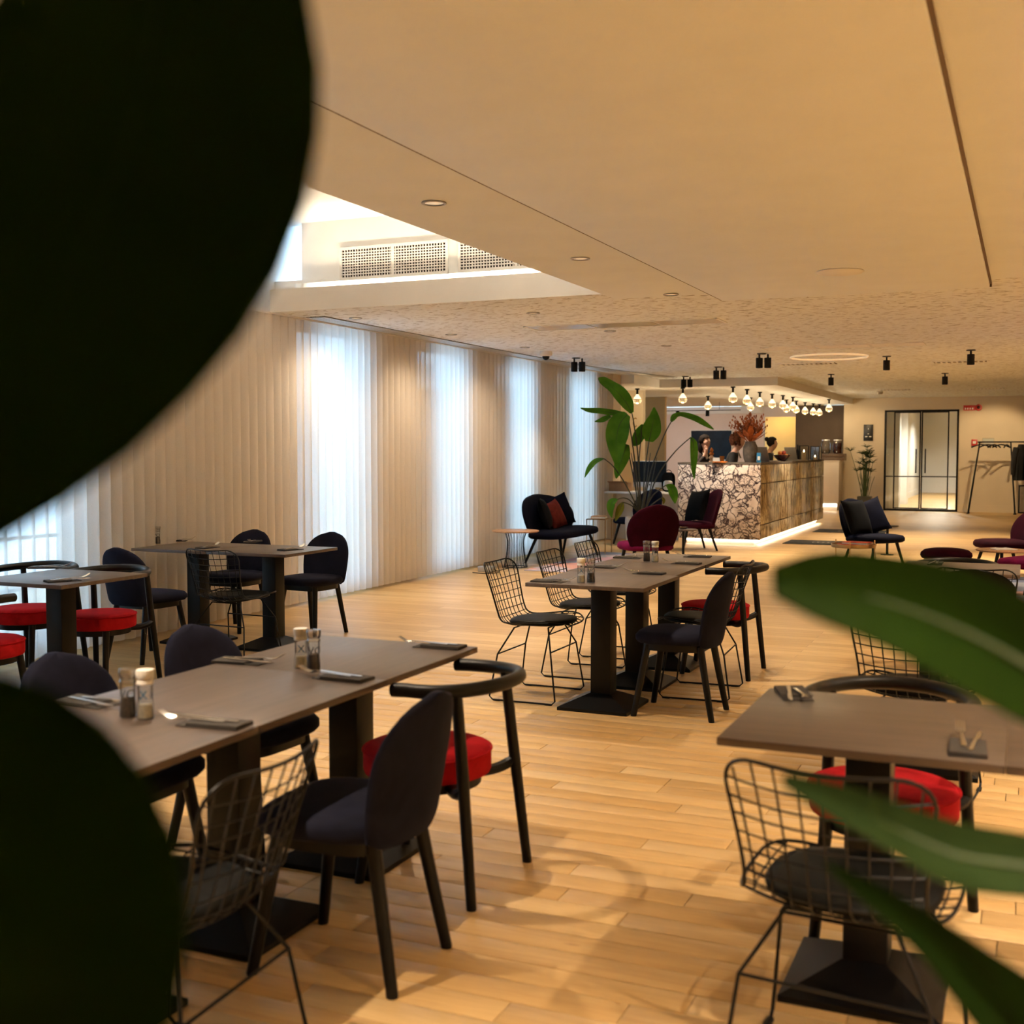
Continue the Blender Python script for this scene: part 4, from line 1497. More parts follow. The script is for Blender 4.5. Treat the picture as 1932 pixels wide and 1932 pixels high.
p = on_bar(1516, 22.4)
lantern('tall black glass lantern with burning pillar candle on the bar', p, R(8), 0.28, 0.15, 0.04)
candle('cream pillar candle burning inside the tall black lantern', (p.x, p.y, p.z + 0.006), 0.042, 0.15)
p = on_bar(1539, 23.4)
lantern('black glass lantern nearer the end of the bar, behind small candle', p, R(-6), 0.27, 0, 0)
p = on_bar(1537, 22.9)
t = thing('candle_glass', 'small glowing glass candle holder at the end of the bar', 'candle holder', p)
MB().lathe([(0.001, 0), (0.05, 0), (0.055, 0.09), (0.052, 0.09), (0.046, 0.006), (0.001, 0.006)], 18).build('glass_cup', M['glass'], t)
MB().lathe([(0.001, 0.008), (0.044, 0.008), (0.046, 0.055), (0.001, 0.055)], 16).build('wax', M['candle'], t)
MB().lathe([(0.001, 0.055), (0.009, 0.066), (0.009, 0.074), (0.001, 0.094)], 8).build('flame', M['flame'], t)
# drink dispensers
p = at_px(1577, 29.2)
cz = 1.22
cr = thing('wooden_crate', 'dark wooden crate under the drink dispensers', 'crate', (p.x - 0.05, 29.62, cz))
me = MB().bbox(-0.32, 0.32, -0.012, 0.012, 0, 0.07, 0.003).mesh('slat', M['crate'])
for yy in (-0.16, 0.16):
    for z in (0.0, 0.08):
        link('slat', me, cr, (0, yy, z))
MB().box(-0.32, 0.32, -0.16, 0.16, 0.152, 0.165).build('top_board', M['crate'], cr)
MB().box(-0.32, -0.30, -0.15, 0.15, 0, 0.152).build('end_board', M['crate'], cr)
MB().box(0.30, 0.32, -0.15, 0.15, 0, 0.152).build('end_board', M['crate'], cr)
for dx, lab, fill, fh in ((-0.15, 'clear glass drink dispenser with water on the dark crate', 'water', 0.10), (0.13, 'glass drink dispenser of dark red drink on the crate', 'tea', 0.26)):
    t = thing('drink_dispenser', lab, 'drink dispenser', (p.x - 0.05 + dx, 29.62, cz + 0.165))
    MB().lathe([(0.001, 0), (0.09, 0), (0.115, 0.04), (0.122, 0.18), (0.115, 0.26), (0.085, 0.30), (0.085, 0.32)], 24, cap=False).build('glass_jar', M['glass'], t, smooth=60)
    MB().lathe([(0.001, 0.004), (0.086, 0.004), (0.110, 0.042), (0.117, min(fh, 0.18)), (0.110 if fh > 0.2 else 0.114, fh), (0.001, fh)], 20).build('drink', M[fill], t, smooth=50)
    MB().lathe([(0.001, 0.345), (0.09, 0.345), (0.095, 0.335), (0.095, 0.318), (0.001, 0.318)], 20).build('lid', M['alu'], t)
    MB().tube([(0, -0.115, 0.05), (0, -0.16, 0.05), (0, -0.165, 0.03)], 0.010, 8).build('tap', M['steel'], t)
for px, dd, lab, h in ((1508, 22.9, 'small dark bottle left of the tall lantern', 0.27), (1504, 23.1, 'taller dark bottle behind the laptop on the bar', 0.30)):
    o = MB().lathe([(0.001, 0), (0.032, 0), (0.034, 0.01), (0.034, h * 0.55), (0.013, h * 0.72), (0.012, h * 0.97), (0.015, h * 0.98), (0.015, h), (0.001, h)], 14).build('bottle', M['screen'], None, on_bar(px, dd), smooth=50)
    tag(o, lab, 'bottle', 'bottles on the bar')
# small things at the left end of the bar
fg = thing('small_figurine', 'small orange and cream figurine standing on the bar left of the vase', 'figurine', on_bar(1342, 19.3))
MB().lathe([(0.001, 0), (0.045, 0), (0.045, 0.015), (0.02, 0.03), (0.05, 0.07), (0.025, 0.10), (0.02, 0.11), (0.001, 0.11)], 14).build('pedestal', M['candle'], fg)
MB().lathe([(0.001, 0.108), (0.03, 0.112), (0.042, 0.14), (0.02, 0.165), (0.034, 0.19), (0.016, 0.225), (0.001, 0.24)], 12).build('figure', M['orange'], fg)
lf = thing('leaflet_stack', 'orange leaflets lying at the front edge of the bar', 'leaflets', on_bar(1356, 18.55), 0.4)
me = MB().box(-0.10, 0.10, -0.06, 0.06, 0, 0.006).mesh('leaflet', M['orange'])
for k in range(3):
    link('leaflet', me, lf, (0.01 * k, 0, 0.0062 * k), 0.12 * k)
cup = MB().lathe([(0.001, 0), (0.03, 0), (0.04, 0.10), (0.037, 0.10), (0.028, 0.006), (0.001, 0.006)], 16).build('paper_cup', M['orange'], None, on_bar(1362, 19.2))
tag(cup, 'small orange paper cup on the bar near the red-haired person', 'cup')
cd = thing('card_holder', 'small white card holder on the bar beside the figurine', 'card holder', on_bar(1351, 19.0), 0.3)
MB().box(-0.06, 0.06, -0.025, 0.025, 0, 0.02).build('base', M['white'], cd)
MB().box(-0.055, 0.055, -0.003, 0.003, 0.02, 0.075).build('card', M['whiteink'], cd)
# television
tvx = at_px(1346, 29.8)
tv = thing('television', 'wide dark television in a pale frame on the wall behind the bar', 'television', (-7.62, 30.59, 1.60))
MB().bbox(-0.56, 0.56, -0.05, 0, -0.40, 0.40, 0.006).build('frame', M['white'], tv)
MB().box(-0.54, 0.54, -0.054, -0.05, -0.38, 0.38).build('screen', M['tvscreen'], tv)
# lighting rail in the back room
rail = thing('track_light_rail', 'black spotlights on a thin rail in the room behind the bar', 'track light', (-8.0, 27.2, 2.595))
MB().box(-1.6, 1.9, -0.012, 0.012, -0.20, -0.185).build('rail', M['black'], rail)
for x in (-1.2, 1.4):
    MB().tube([(x, 0, 0), (x, 0, -0.19)], 0.004, 6).build('drop_rod', M['black'], rail)
for x in (-1.22, -1.08, -0.05, 0.4, 1.12):
    MB().lathe([(0.001, -0.20), (0.035, -0.20), (0.045, -0.215), (0.045, -0.33), (0.001, -0.33)], 16, (x, 0, 0)).build('spot_head', M['black'], rail)
spot(rail, (-0.3, 0.5, -0.2), 62, 130, 0.8, 0.05, (0, 0.75, -0.8), (1, 0.80, 0.66))
spot(rail, (1.2, -1.5, -0.2), 26, 130, 0.8, 0.05, (0, 0.2, -1), (1, 0.78, 0.55))

# ------------------------------------------------------------------ desk with computer
dk = thing('wall_desk', 'narrow white wall desk carrying the computer beside the bar', 'desk', (-5.88, 18.55, 0))
MB().bbox(-0.45, 0.66, -0.30, 0.25, 0.775, 0.805, 0.004).build('desk_top', M['white'], dk)
MB().box(-0.45, 0.66, 0.20, 0.25, 0, 0.775).build('modesty_panel', M['white'], dk)
im = thing('desktop_computer', 'large dark-screened silver desktop computer on the white desk', 'computer', (-5.62, 18.48, 0.805), R(-6))
MB().bbox(-0.30, 0.30, -0.012, 0.012, 0.07, 0.50, 0.006).build('screen_body', M['alu'], im)
MB().box(-0.292, 0.292, -0.015, -0.012, 0.155, 0.492).build('screen', M['screen'], im)
lg = MB().blob((0, -0.0135, 0.112), 0.013, 0.002, 0.014, nu=12, nv=6)
lg.blob((0.004, -0.0135, 0.130), 0.004, 0.0015, 0.007, nu=8, nv=5)
lg.build('logo', M['inkdark'], im)
MB().bbox(-0.10, 0.10, -0.06, 0.12, 0, 0.008, 0.003).build('foot', M['alu'], im)
MB().box(-0.08, 0.08, 0.012, 0.03, 0.005, 0.30).build('neck', M['alu'], im)
kb = thing('keyboard', 'slim white keyboard before the desktop computer', 'keyboard', (-5.55, 18.32, 0.805))
MB().bbox(-0.2, 0.2, -0.05, 0.05, 0, 0.012, 0.003).build('body', M['alu'], kb)
me = MB().box(-0.022, 0.022, -0.009, 0.009, 0.012, 0.016).mesh('key_row', M['white'])
for r in range(4):
    for k in range(8):
        link('key', me, kb, (-0.17 + k * 0.0485, -0.036 + r * 0.024, 0))
bx = thing('cardboard_box', 'open brown cardboard box on the desk left of the computer', 'box', (-6.13, 18.50, 0.805), 0.05)
b = MB().box(-0.16, 0.16, -0.13, -0.124, 0, 0.14).box(-0.16, 0.16, 0.124, 0.13, 0, 0.14).box(-0.16, -0.154, -0.13, 0.13, 0, 0.14).box(0.154, 0.16, -0.13, 0.13, 0, 0.14).box(-0.16, 0.16, -0.13, 0.13, 0, 0.006)
b.build('box_body', M['card'], bx)
fp = MB().box(-0.16, 0.16, -0.003, 0.003, 0, 0.10).xf(Matrix.Translation((0, -0.13, 0.14)) @ Matrix.Rotation(R(75), 4, 'X'))
fp.build('flap', M['card'], bx)
# bag with handle on the desk
bgp = thing('grey_backpack', 'grey and black backpack leaning at the bar end of the desk', 'backpack', (-5.30, 18.45, 0.805), 0.2)
MB().blob((0, 0, 0.16), 0.11, 0.08, 0.16, 0.6, 0.6).build('bag_body', M['charcoal'], bgp)
MB().tube([(0.05 * math.cos(a), 0, 0.31 + 0.045 * math.sin(a)) for a in [PI * k / 10 for k in range(11)]], 0.007, 6).build('handle', M['black'], bgp)
MB().blob((0, -0.07, 0.11), 0.08, 0.03, 0.08, 0.6, 0.6).build('front_pocket', M['greymetal'], bgp)
vs, fs = text_flat('C', 0.26)
lt = MB().add([(q.x * 0.5, 0, q.y) for q in vs], fs)
lt = lt.build('wall_letter', M['ochre'], None, (-6.75, 21.197, Q(1188, 798, 22.1).z), smooth=0)
sol = lt.modifiers.new('depth', 'SOLIDIFY')
sol.thickness = 0.006
tag(lt, 'brown letter C on the cream wall behind the tall plant', 'wall letter')


# ------------------------------------------------------------------ people behind the bar
def skin_mesh(name, verts, radii, edges, mat, sub=2):
    me = bpy.data.meshes.new(name)
    me.from_pydata(verts, edges, [])
    o = bpy.data.objects.new(name, me)
    COL.objects.link(o)
    md = o.modifiers.new('skin', 'SKIN')
    for i, r in enumerate(radii):
        rr = r if isinstance(r, tuple) else (r, r)
        me.skin_vertices[0].data[i].radius = rr
    me.skin_vertices[0].data[0].use_root = True
    ss = o.modifiers.new('sub', 'SUBSURF')
    ss.levels = ss.render_levels = sub
    bpy.context.view_layer.update()
    ev = o.evaluated_get(bpy.context.evaluated_depsgraph_get())
    out = bpy.data.meshes.new_from_object(ev)
    out.name = name
    bpy.data.objects.remove(o)
    bpy.data.meshes.remove(me)
    out.polygons.foreach_set('use_smooth', [True] * len(out.polygons))
    out.materials.clear()
    out.materials.append(mat)
    return out


def person(lab, loc, rz, skin, cloth, hair, curly, lean, hscale=1.0, bun=False, arm_up=False):
    t = thing('person', lab, 'person', loc, rz)

    def ln(p):                                   # lean forward above the hips
        x, y, z = p
        if z > 0.95:
            k = (z - 0.95)
            y += math.sin(lean) * k
            z = 0.95 + k * math.cos(lean)
        return (x, y, z * hscale)
    V, Rr, E = [], [], []

    def v(p, r, frm=None):
        V.append(ln(p))
        Rr.append(r)
        if frm is not None:
            E.append((frm, len(V) - 1))
        return len(V) - 1
    pel = v((0, 0, 0.95), (0.155, 0.11))
    bel = v((0, 0.0, 1.10), (0.14, 0.10), pel)
    che = v((0, 0.0, 1.28), (0.165, 0.115), bel)
    ncb = v((0, -0.01, 1.42), (0.07, 0.065), che)
    nck = v((0, 0.005, 1.49), 0.052, ncb)
    hd1 = v((0, 0.035, 1.545), (0.055, 0.065), nck)
    hd2 = v((0, 0.025, 1.615), (0.072, 0.092), hd1)
    hd3 = v((0, 0.015, 1.68), (0.070, 0.088), hd2)
    hd4 = v((0, 0.01, 1.725), (0.045, 0.055), hd3)
    ns = v((0, 0.118, 1.600), 0.014, hd2)
    for sx in (-1, 1):
        ear = v((sx * 0.078, 0.01, 1.61), 0.014, hd2)
        sh = v((sx * 0.165, -0.005, 1.385), 0.060, che)
        if arm_up and sx == 1:
            el = v((sx * 0.20, 0.16, 1.22), 0.045, sh)
            wr = v((sx * 0.13, 0.20, 1.42), 0.032, el)
            pa = v((sx * 0.11, 0.18, 1.49), 0.034, wr)
            fd = Vector((-0.1, -0.2, 1)).normalized()
        else:
            el = v((sx * 0.235, 0.03, 1.13), 0.045, sh)
            wr = v((sx * 0.17, 0.27, 1.06), 0.032, el)
            pa = v((sx * 0.155, 0.34, 1.05), 0.034, wr)
            fd = Vector((0, 1, -0.1)).normalized()
        base = Vector((V[pa][0], V[pa][1], V[pa][2] / hscale))
        for q, (off, ll) in enumerate(((-0.030, 0.055), (-0.010, 0.07), (0.010, 0.066), (0.028, 0.05))):
            b0 = V[pa]
            V.append((b0[0] + off, b0[1] + fd.y * 0.03, b0[2] + fd.z * 0.03))
            Rr.append(0.0095)
            E.append((pa, len(V) - 1))
            V.append((b0[0] + off * 1.2, b0[1] + fd.y * (0.03 + ll), b0[2] + fd.z * (0.03 + ll) - 0.012))
            Rr.append(0.008)
            E.append((len(V) - 2, len(V) - 1))
        b0 = V[pa]
        V.append((b0[0] - sx * 0.045, b0[1] + fd.y * 0.03, b0[2] + fd.z * 0.03))
        Rr.append(0.010)
        E.append((pa, len(V) - 1))
        hip = v((sx * 0.09, 0, 0.88), 0.088, pel)
        kn = v((sx * 0.10, 0.02, 0.50), 0.062, hip)
        an = v((sx * 0.10, -0.01, 0.09), 0.042, kn)
        toe = v((sx * 0.11, 0.13, 0.045), 0.040, an)
    body = link('body', skin_mesh('body', V, Rr, E, skin, 1), t)
    # clothing
    V2, R2, E2 = [], [], []

    def c(p, r, frm=None):
        V2.append(ln(p))
        R2.append(r)
        if frm is not None:
            E2.append((frm, len(V2) - 1))
        return len(V2) - 1
    a = c((0, 0, 0.90), (0.18, 0.135))
    b = c((0, 0, 1.10), (0.168, 0.13), a)
    d = c((0, 0, 1.28), (0.19, 0.145), b)
    e = c((0, -0.015, 1.41), (0.095, 0.085), d)
    for sx in (-1, 1):
        s1 = c((sx * 0.17, -0.005, 1.385), 0.078, d)
        if arm_up and sx == 1:
            s2 = c((sx * 0.205, 0.165, 1.215), 0.060, s1)
            s3 = c((sx * 0.135, 0.198, 1.40), 0.046, s2)
        else:
            s2 = c((sx * 0.24, 0.03, 1.125), 0.060, s1)
            s3 = c((sx * 0.175, 0.25, 1.06), 0.046, s2)
    link('jacket', skin_mesh('jacket', V2, R2, E2, cloth, 1), t)
    V3 = [(0, 0, 0.98 * hscale), (0, 0, 0.90 * hscale)]
    R3 = [(0.17, 0.125), (0.165, 0.125)]
    E3 = [(0, 1)]
    for sx in (-1, 1):
        k0 = len(V3)
        V3 += [(sx * 0.09, 0, 0.82 * hscale), (sx * 0.10, 0.02, 0.50 * hscale), (sx * 0.10, -0.01, 0.10 * hscale)]
        R3 += [0.10, 0.078, 0.06]
        E3 += [(1, k0), (k0, k0 + 1), (k0 + 1, k0 + 2)]
    link('trousers', skin_mesh('trousers', V3, R3, E3, M['blackcloth'], 1), t)
    hb = MB()
    rr = random.Random(5)
    hc = Vector(ln((0, 0.012, 1.65)))
    if curly:
        for k in range(230):
            th_, ph_ = rr.uniform(0, 2 * PI), math.acos(rr.uniform(-0.75, 1))
            dv = Vector((math.sin(ph_) * math.cos(th_), math.sin(ph_) * math.sin(th_), math.cos(ph_)))
            if dv.y > 0.25 and dv.z < 0.55:
                continue
            q = hc + Vector((dv.x * 0.115, dv.y * 0.125 - 0.025, dv.z * 0.115 + 0.01)) * rr.uniform(0.85, 1.12)
            hb.blob(q, 0.030, 0.030, 0.030, nu=6, nv=4)
        hb.build('curly_hair', hair, t)
    else:
        def cut(p):
            if p.y > 0.045 and p.z < 0.035:
                p.y = 0.045
            return p
        hb.blob(hc + Vector((0, -0.012, 0.012)), 0.094, 0.108, 0.108, nu=20, nv=14, fn=cut)
        if bun:
            hb.blob(hc + Vector((0, -0.115, 0.07)), 0.045, 0.045, 0.045)
        else:
            hb.blob(hc + Vector((0, -0.055, -0.12)), 0.092, 0.062, 0.17)
        hb.build('hair', hair, t, smooth=60)
    for sx in (-1, 1):
        MB().blob(ln((sx * 0.032, 0.106, 1.628)), 0.011, 0.008, 0.008, nu=8, nv=6).build('eye', M['eye'], t)
    MB().blob(ln((0, 0.100, 1.562)), 0.022, 0.008, 0.007, nu=8, nv=6).build('lips', M['redfruit'], t)
    sh = MB().tube(smooth_path([ln((-0.05, 0.045, 1.455)), ln((0, 0.125, 1.34)), ln((0.05, 0.045, 1.455))], 10), 0.014, 6)
    sh.build('shirt_collar', M['whitecloth'], t)
    return t


p = at_px(1383, 20.6)
person('person with curly red hair and black jacket looking down behind the bar', (p.x - 0.12, p.y, 0), R(-78), M['skin_a'], M['blackcloth'], M['hair_red'], True, 0.30, 1.02)
p = at_px(1322, 20.4)
person('person with long dark hair in a dark top behind the left end of the bar', (p.x - 0.05, p.y, 0), R(-120), M['skin_a'], M['browncloth'], M['hair_dark'], False, 0.22, 1.0, arm_up=True)
p = at_px(1447, 23.6)
person('person with dark hair tied in a bun and black top, right of the vase', (p.x - 0.05, p.y, 0), R(-74), M['skin_b'], M['blackcloth'], M['hair_dark'], False, 0.20, 0.995, bun=True)


# ------------------------------------------------------------------ lounge furniture
def lounge(lab, loc, rz, fab, seatfab, wd=0.62, back_h=0.77, cat='armchair', name='lounge_chair', group=None):
    t = thing(name, lab, cat, loc, rz, group)
    s = MB()
    prof = [(0.325, 0.82), (0.33, 0.93), (0.35, 1.0), (0.385, 1.0), (0.41, 0.94), (0.422, 0.75), (0.427, 0.4), (0.428, 0.05)]
    s.loft([ring_super(0, 0.02, z, wd / 2 * (1 - (1 - k) * 0.62 / wd), 0.30 * k, 0.6, 36) for z, k in prof])
    s.build('seat', seatfab, t, smooth=60)
    b = back_shell(wd * 0.40, wd * 0.53, 0.335, back_h, -0.24, 0.16, 0.035, 0.085 if wd < 1 else 0.12, 0.45, 20, 30)
    b.build('backrest', fab, t, smooth=60)
    for sx in (-1, 1):
        for (yt, yb) in ((0.17, 0.26), (-0.16, -0.27)):
            MB().tube([(sx * (wd * 0.40), yb, 0), (sx * wd * 0.40, yb, 0.004), (sx * wd * 0.33, yt, 0.335)], [0.015, 0.016, 0.022], 10).build('leg', M['blackwood'], t)
    return t


def cushion(lab, loc, rot, m, sz=0.44):
    mb = MB()

    def fn(p):
        r = max(abs(p.x), abs(p.z)) / (sz / 2)
        return p
    n = 14
    vs, fs = [], []
    for side in (1, -1):
        for i in range(n + 1):
            for j in range(n + 1):
                u, v_ = -1 + 2 * i / n, -1 + 2 * j / n
                th = 0.075 * (max(0, 1 - u * u) * max(0, 1 - v_ * v_)) ** 0.42
                pin = 1 - 0.09 * (1 - u * u) * (v_ * v_)
                pin2 = 1 - 0.09 * (1 - v_ * v_) * (u * u)
                vs.append((u * sz / 2 * pin2, side * (th + 0.001), v_ * sz / 2 * pin + sz / 2))
    for s_ in range(2):
        o_ = s_ * (n + 1) ** 2
        for i in range(n):
            for j in range(n):
                a = o_ + i * (n + 1) + j
                fs.append((a, a + 1, a + n + 2, a + n + 1))
    mb.add(vs, fs)
    o = mb.build('cushion', m, None, loc, rot, smooth=70)
    return tag(o, lab, 'cushion', 'scatter cushions')


lv = lounge('dark navy velvet two-seat sofa against the sheer blind', (-5.75, 14.90, 0), R_, M['deepnavy'], M['deepnavy'], 1.70, 0.88, 'sofa', 'loveseat')
cushion('charcoal cushion at the near end of the navy sofa', (-5.84, 14.66, 0.425), (R(20), 0, R_ + 0.35), M['charcoal'])
cushion('rust red cushion in the middle of the navy sofa', (-5.80, 14.95, 0.425), (R(24), R(10), R_ - 0.1), M['rust'], 0.40)
cushion('dark navy cushion standing at the far end of the navy sofa', (-5.86, 15.28, 0.425), (R(18), R(12), R_ - 0.35), M['deepnavy'], 0.46)
lounge('maroon velvet armchair seen from behind, in front of the tall plant', at_px(1219, 13.7), R(38), M['maroon'], M['magenta'], 0.60, 0.87, group='velvet armchairs')
c2 = lounge('maroon velvet armchair with a charcoal cushion, before the marble bar front', (-4.52, 17.1, 0), L_ + 0.60, M['maroon'], M['maroon'], 0.66, 0.90, group='velvet armchairs')
cushion('charcoal cushion on the maroon armchair by the marble bar', (-4.51, 17.03, 0.425), (R(20), R(6), L_ + 0.85), M['charcoal'], 0.50)
lounge('navy armchair half hidden behind the leafy plant', (-5.62, 17.75, 0), R(150), M['deepnavy'], M['deepnavy'], 0.60, 0.86, group='velvet armchairs')
c3 = lounge('dark navy armchair with two dark cushions, right of the bar', (-1.75, 15.45, 0), R_ - 0.60, M['deepnavy'], M['deepnavy'], 0.66, 0.86, group='velvet armchairs')
cushion('charcoal cushion at the front of the navy armchair right of the bar', (-1.88, 15.36, 0.425), (R(22), 0, R_ - 0.5), M['charcoal'], 0.46)
cushion('black navy cushion behind the charcoal one on the navy armchair', (-1.72, 15.62, 0.425), (R(22), R(14), R_ - 0.8), M['deepnavy'], 0.46)
lounge('dark maroon armchair with wide rounded back near the right edge', at_px(1900, 13.9), R(112), M['maroon'], M['maroon'], 0.74, 0.80, group='velvet armchairs')
lounge('maroon armchair cut by the right edge with magenta seat', at_px(1960, 11.6), R(62), M['maroon'], M['magenta'], 0.66, 0.76, group='velvet armchairs')
pf = thing('pouf', 'low round maroon velvet pouf on black legs at right', 'pouf', at_px(1788, 12.8))
MB().loft([ring_super(0, 0, z, 0.27 * k, 0.27 * k, 0.95, 32) for z, k in ((0.30, 0.85), (0.31, 0.94), (0.34, 1.0), (0.37, 0.98), (0.40, 0.85), (0.415, 0.6), (0.42, 0.1))]).build('cushion_top', M['maroon'], pf, smooth=60)
for k in range(4):
    a = PI / 4 + k * PI / 2
    MB().tube([(0.2 * math.cos(a), 0.2 * math.sin(a), 0), (0.17 * math.cos(a), 0.17 * math.sin(a), 0.305)], [0.014, 0.02], 8).build('leg', M['blackwood'], pf)


def round_table(lab, loc, r, h, top, name='side_table', rods=None, stem=True):
    t = thing(name, lab, 'side table', loc)
    MB().lathe([(0.001, h - 0.018), (r - 0.008, h - 0.018), (r, h - 0.010), (r, h - 0.003), (r - 0.004, h), (0.001, h)], 40).build('table_top', top, t)
    if rods:
        n = rods
        me = MB()
        for k in range(1):
            me.tube(smooth_path([(r * 0.48, 0, h - 0.018), (r * 0.36, 0, h * 0.72), (r * 0.40, 0, h * 0.35), (r * 0.50, 0, 0.008)], 10), 0.0035, 5)
        m_ = me.mesh('rod', M['black'])
        for k in range(n):
            link('rod', m_, t, (0, 0, 0), 2 * PI * k / n)
        MB().tube([(r * 0.50 * math.cos(2 * PI * k / 32), r * 0.50 * math.sin(2 * PI * k / 32), 0.006) for k in range(32)], 0.006, 6, closed=True).build('base_ring', M['black'], t)
    elif stem:
        MB().tube([(0, 0, 0.01), (0, 0, h - 0.018)], 0.018, 10).build('stem', M['black'], t)
        MB().lathe([(0.001, 0), (r * 0.6, 0), (r * 0.6, 0.008), (0.02, 0.014), (0.001, 0.014)], 28).build('foot', M['black'], t)
    return t


p = P(970, 1070, 0)
round_table('round wooden side table on a cage of black rods beside the navy sofa', (p.x + 0.02, p.y, 0), 0.30, 0.47, M['oak'], rods=20)
p = at_px(1290, 16.3)
round_table('small dark round side table beside the maroon armchair by the bar', (p.x, p.y, 0), 0.19, 0.39, M['table'])
ds = thing('glass_dish', 'small clear glass dish on the dark side table by the bar', 'dish', (p.x, p.y, 0.39))
MB().lathe([(0.001, 0), (0.04, 0), (0.07, 0.03), (0.067, 0.03), (0.038, 0.005), (0.001, 0.005)], 18).build('dish_bowl', M['glass'], ds)
MB().lathe([(0.001, 0.006), (0.034, 0.006), (0.045, 0.022), (0.001, 0.026)], 14).build('dish_contents', M['orange'], ds)
p = at_px(1676, 16.6)
round_table('small black round side table behind the navy armchair right of the bar', (p.x, p.y, 0), 0.15, 0.42, M['black'])
o = MB().lathe([(0.001, 0), (0.03, 0), (0.036, 0.04), (0.03, 0.05), (0.001, 0.045)], 12).build('tealight_holder', M['redplastic'], None, (p.x - 0.03, p.y, 0.42))
tag(o, 'tiny red tealight holder on the small black side table', 'tealight')
p = at_px(1893, 12.5)
round_table('round wooden side table among the maroon chairs at right edge', (p.x, p.y, 0), 0.26, 0.43, M['oak'])
bk = thing('open_book', 'open white booklet lying on the round wooden table at right', 'book', (p.x + 0.02, p.y, 0.43), 0.4)
for sx in (-1, 1):
    MB().add([(0, -0.09, 0.004), (sx * 0.11, -0.09, 0.002), (sx * 0.11, 0.09, 0.002), (0, 0.09, 0.004), (0, -0.09, 0.010), (sx * 0.055, -0.09, 0.016), (sx * 0.11, -0.09, 0.008), (sx * 0.11, 0.09, 0.008), (sx * 0.055, 0.09, 0.016), (0, 0.09, 0.010)],
             [(0, 1, 2, 3), (4, 5, 8, 9), (5, 6, 7, 8), (0, 4, 9, 3), (1, 2, 7, 6), (0, 1, 6, 5, 4), (3, 2, 7, 8, 9)]).build('page', M['whiteink'], bk)
MB().box(-0.115, 0.115, -0.095, 0.095, 0.0, 0.002).build('cover', M['card'], bk)
# brass tray table with red books
p = at_px(1612, 13.1)
bt = thing('brass_tray_table', 'round brass tray table with red magazines, before the navy armchair', 'side table', (p.x, p.y, 0))
MB().lathe([(0.001, 0.405), (0.235, 0.405), (0.24, 0.41), (0.24, 0.445), (0.234, 0.445), (0.232, 0.414), (0.001, 0.412)], 40).build('tray', M['brass'], bt)
for k in range(3):
    a = 2 * PI * k / 3 + 0.5
    MB().tube([(0.245 * math.cos(a), 0.245 * math.sin(a), 0), (0.245 * math.cos(a), 0.245 * math.sin(a), 0.48)], 0.007, 8).build('leg', M['brass'], bt)
for k, (dx, dy, a, lab) in enumerate(((-0.03, 0.0, 0.2, 'lower red magazine on the brass tray table'), (0.04, 0.03, -0.25, 'upper red magazine on the brass tray table'))):
    o = thing('magazine', lab, 'magazine', (p.x + dx, p.y + dy, 0.412 + k * 0.026), a, 'red magazines')
    MB().box(-0.14, 0.14, -0.10, 0.10, 0.003, 0.021).build('pages', M['whiteink'], o)
    MB().box(-0.143, 0.143, -0.103, 0.103, 0.021, 0.0245).build('front_cover', M['redpaper'], o)
    MB().box(-0.143, 0.143, -0.103, 0.103, 0.0, 0.003).build('back_cover', M['redpaper'], o)
# little glass side table behind the sofa
p = at_px(1099, 17.2)
gt = thing('square_side_table', 'small brass-framed glass side table at the far end of the sofa', 'side table', (-5.62, 16.0, 0))
f = MB()
for sx in (-0.14, 0.14):
    for sy in (-0.14, 0.14):
        f.box(sx - 0.006, sx + 0.006, sy - 0.006, sy + 0.006, 0, 0.50)
f.box(-0.146, 0.146, -0.146, -0.134, 0.49, 0.50).box(-0.146, 0.146, 0.134, 0.146, 0.49, 0.50).box(-0.146, -0.134, -0.146, 0.146, 0.49, 0.50).box(0.134, 0.146, -0.146, 0.146, 0.49, 0.50)
f.build('frame', M['brass'], gt)
MB().box(-0.138, 0.138, -0.138, 0.138, 0.487, 0.492).build('glass_top', M['glass'], gt)
o = thing('hardback_book', 'tan hardback book on the small brass-framed side table', 'book', (-5.62, 16.0, 0.501), 0.2)
MB().box(-0.10, 0.10, -0.12, 0.12, 0.004, 0.031).build('pages', M['whiteink'], o)
MB().box(-0.105, 0.105, -0.125, 0.125, 0, 0.004).box(-0.105, 0.105, -0.125, 0.125, 0.031, 0.035).box(-0.105, -0.100, -0.125, 0.125, 0, 0.035).build('cover', M['card'], o)
# rugs
tag(MB().bbox(-0.70, 0.70, -1.4, 1.4, 0, 0.010, 0.003).build('rug', M['rug'], None, (-4.95, 14.7, 0)), 'patchwork rug in muted blue and rose under the sofa group', 'rug', 'patchwork rugs')
tag(MB().bbox(-1.3, 1.3, -1.3, 1.3, 0, 0.010, 0.003).build('rug', M['rug'], None, (0.95, 13.6, 0)), 'patchwork rug in pink and blue at the right edge', 'rug', 'patchwork rugs')
for i, (yy, lab) in enumerate(((19.15, 'black doormat with pale print nearest to the navy armchair'), (22.0, 'black doormat with pale print farther along the bar'))):
    dm = thing('doormat', lab, 'doormat', (-2.9, yy, 0), 0, 'doormats along the bar')
    MB().bbox(-0.62, 0.62, -0.40, 0.40, 0, 0.010, 0.003).build('mat_body', M['mat'], dm)
    lg = MB()
    for k in range(5):
        a = -0.16 + k * 0.08
        lg.tube([(a + 0.05 * math.cos(q), 0.10 * math.sin(q), 0.0105) for q in [R(40) + R(280) * j / 12 for j in range(13)]], 0.012, 4)
    lg.v = [(x, y, 0.0102 + (z - 0.0105) * 0.08) for x, y, z in lg.v]
    lg.build('pale_print', M['matlogo'], dm)


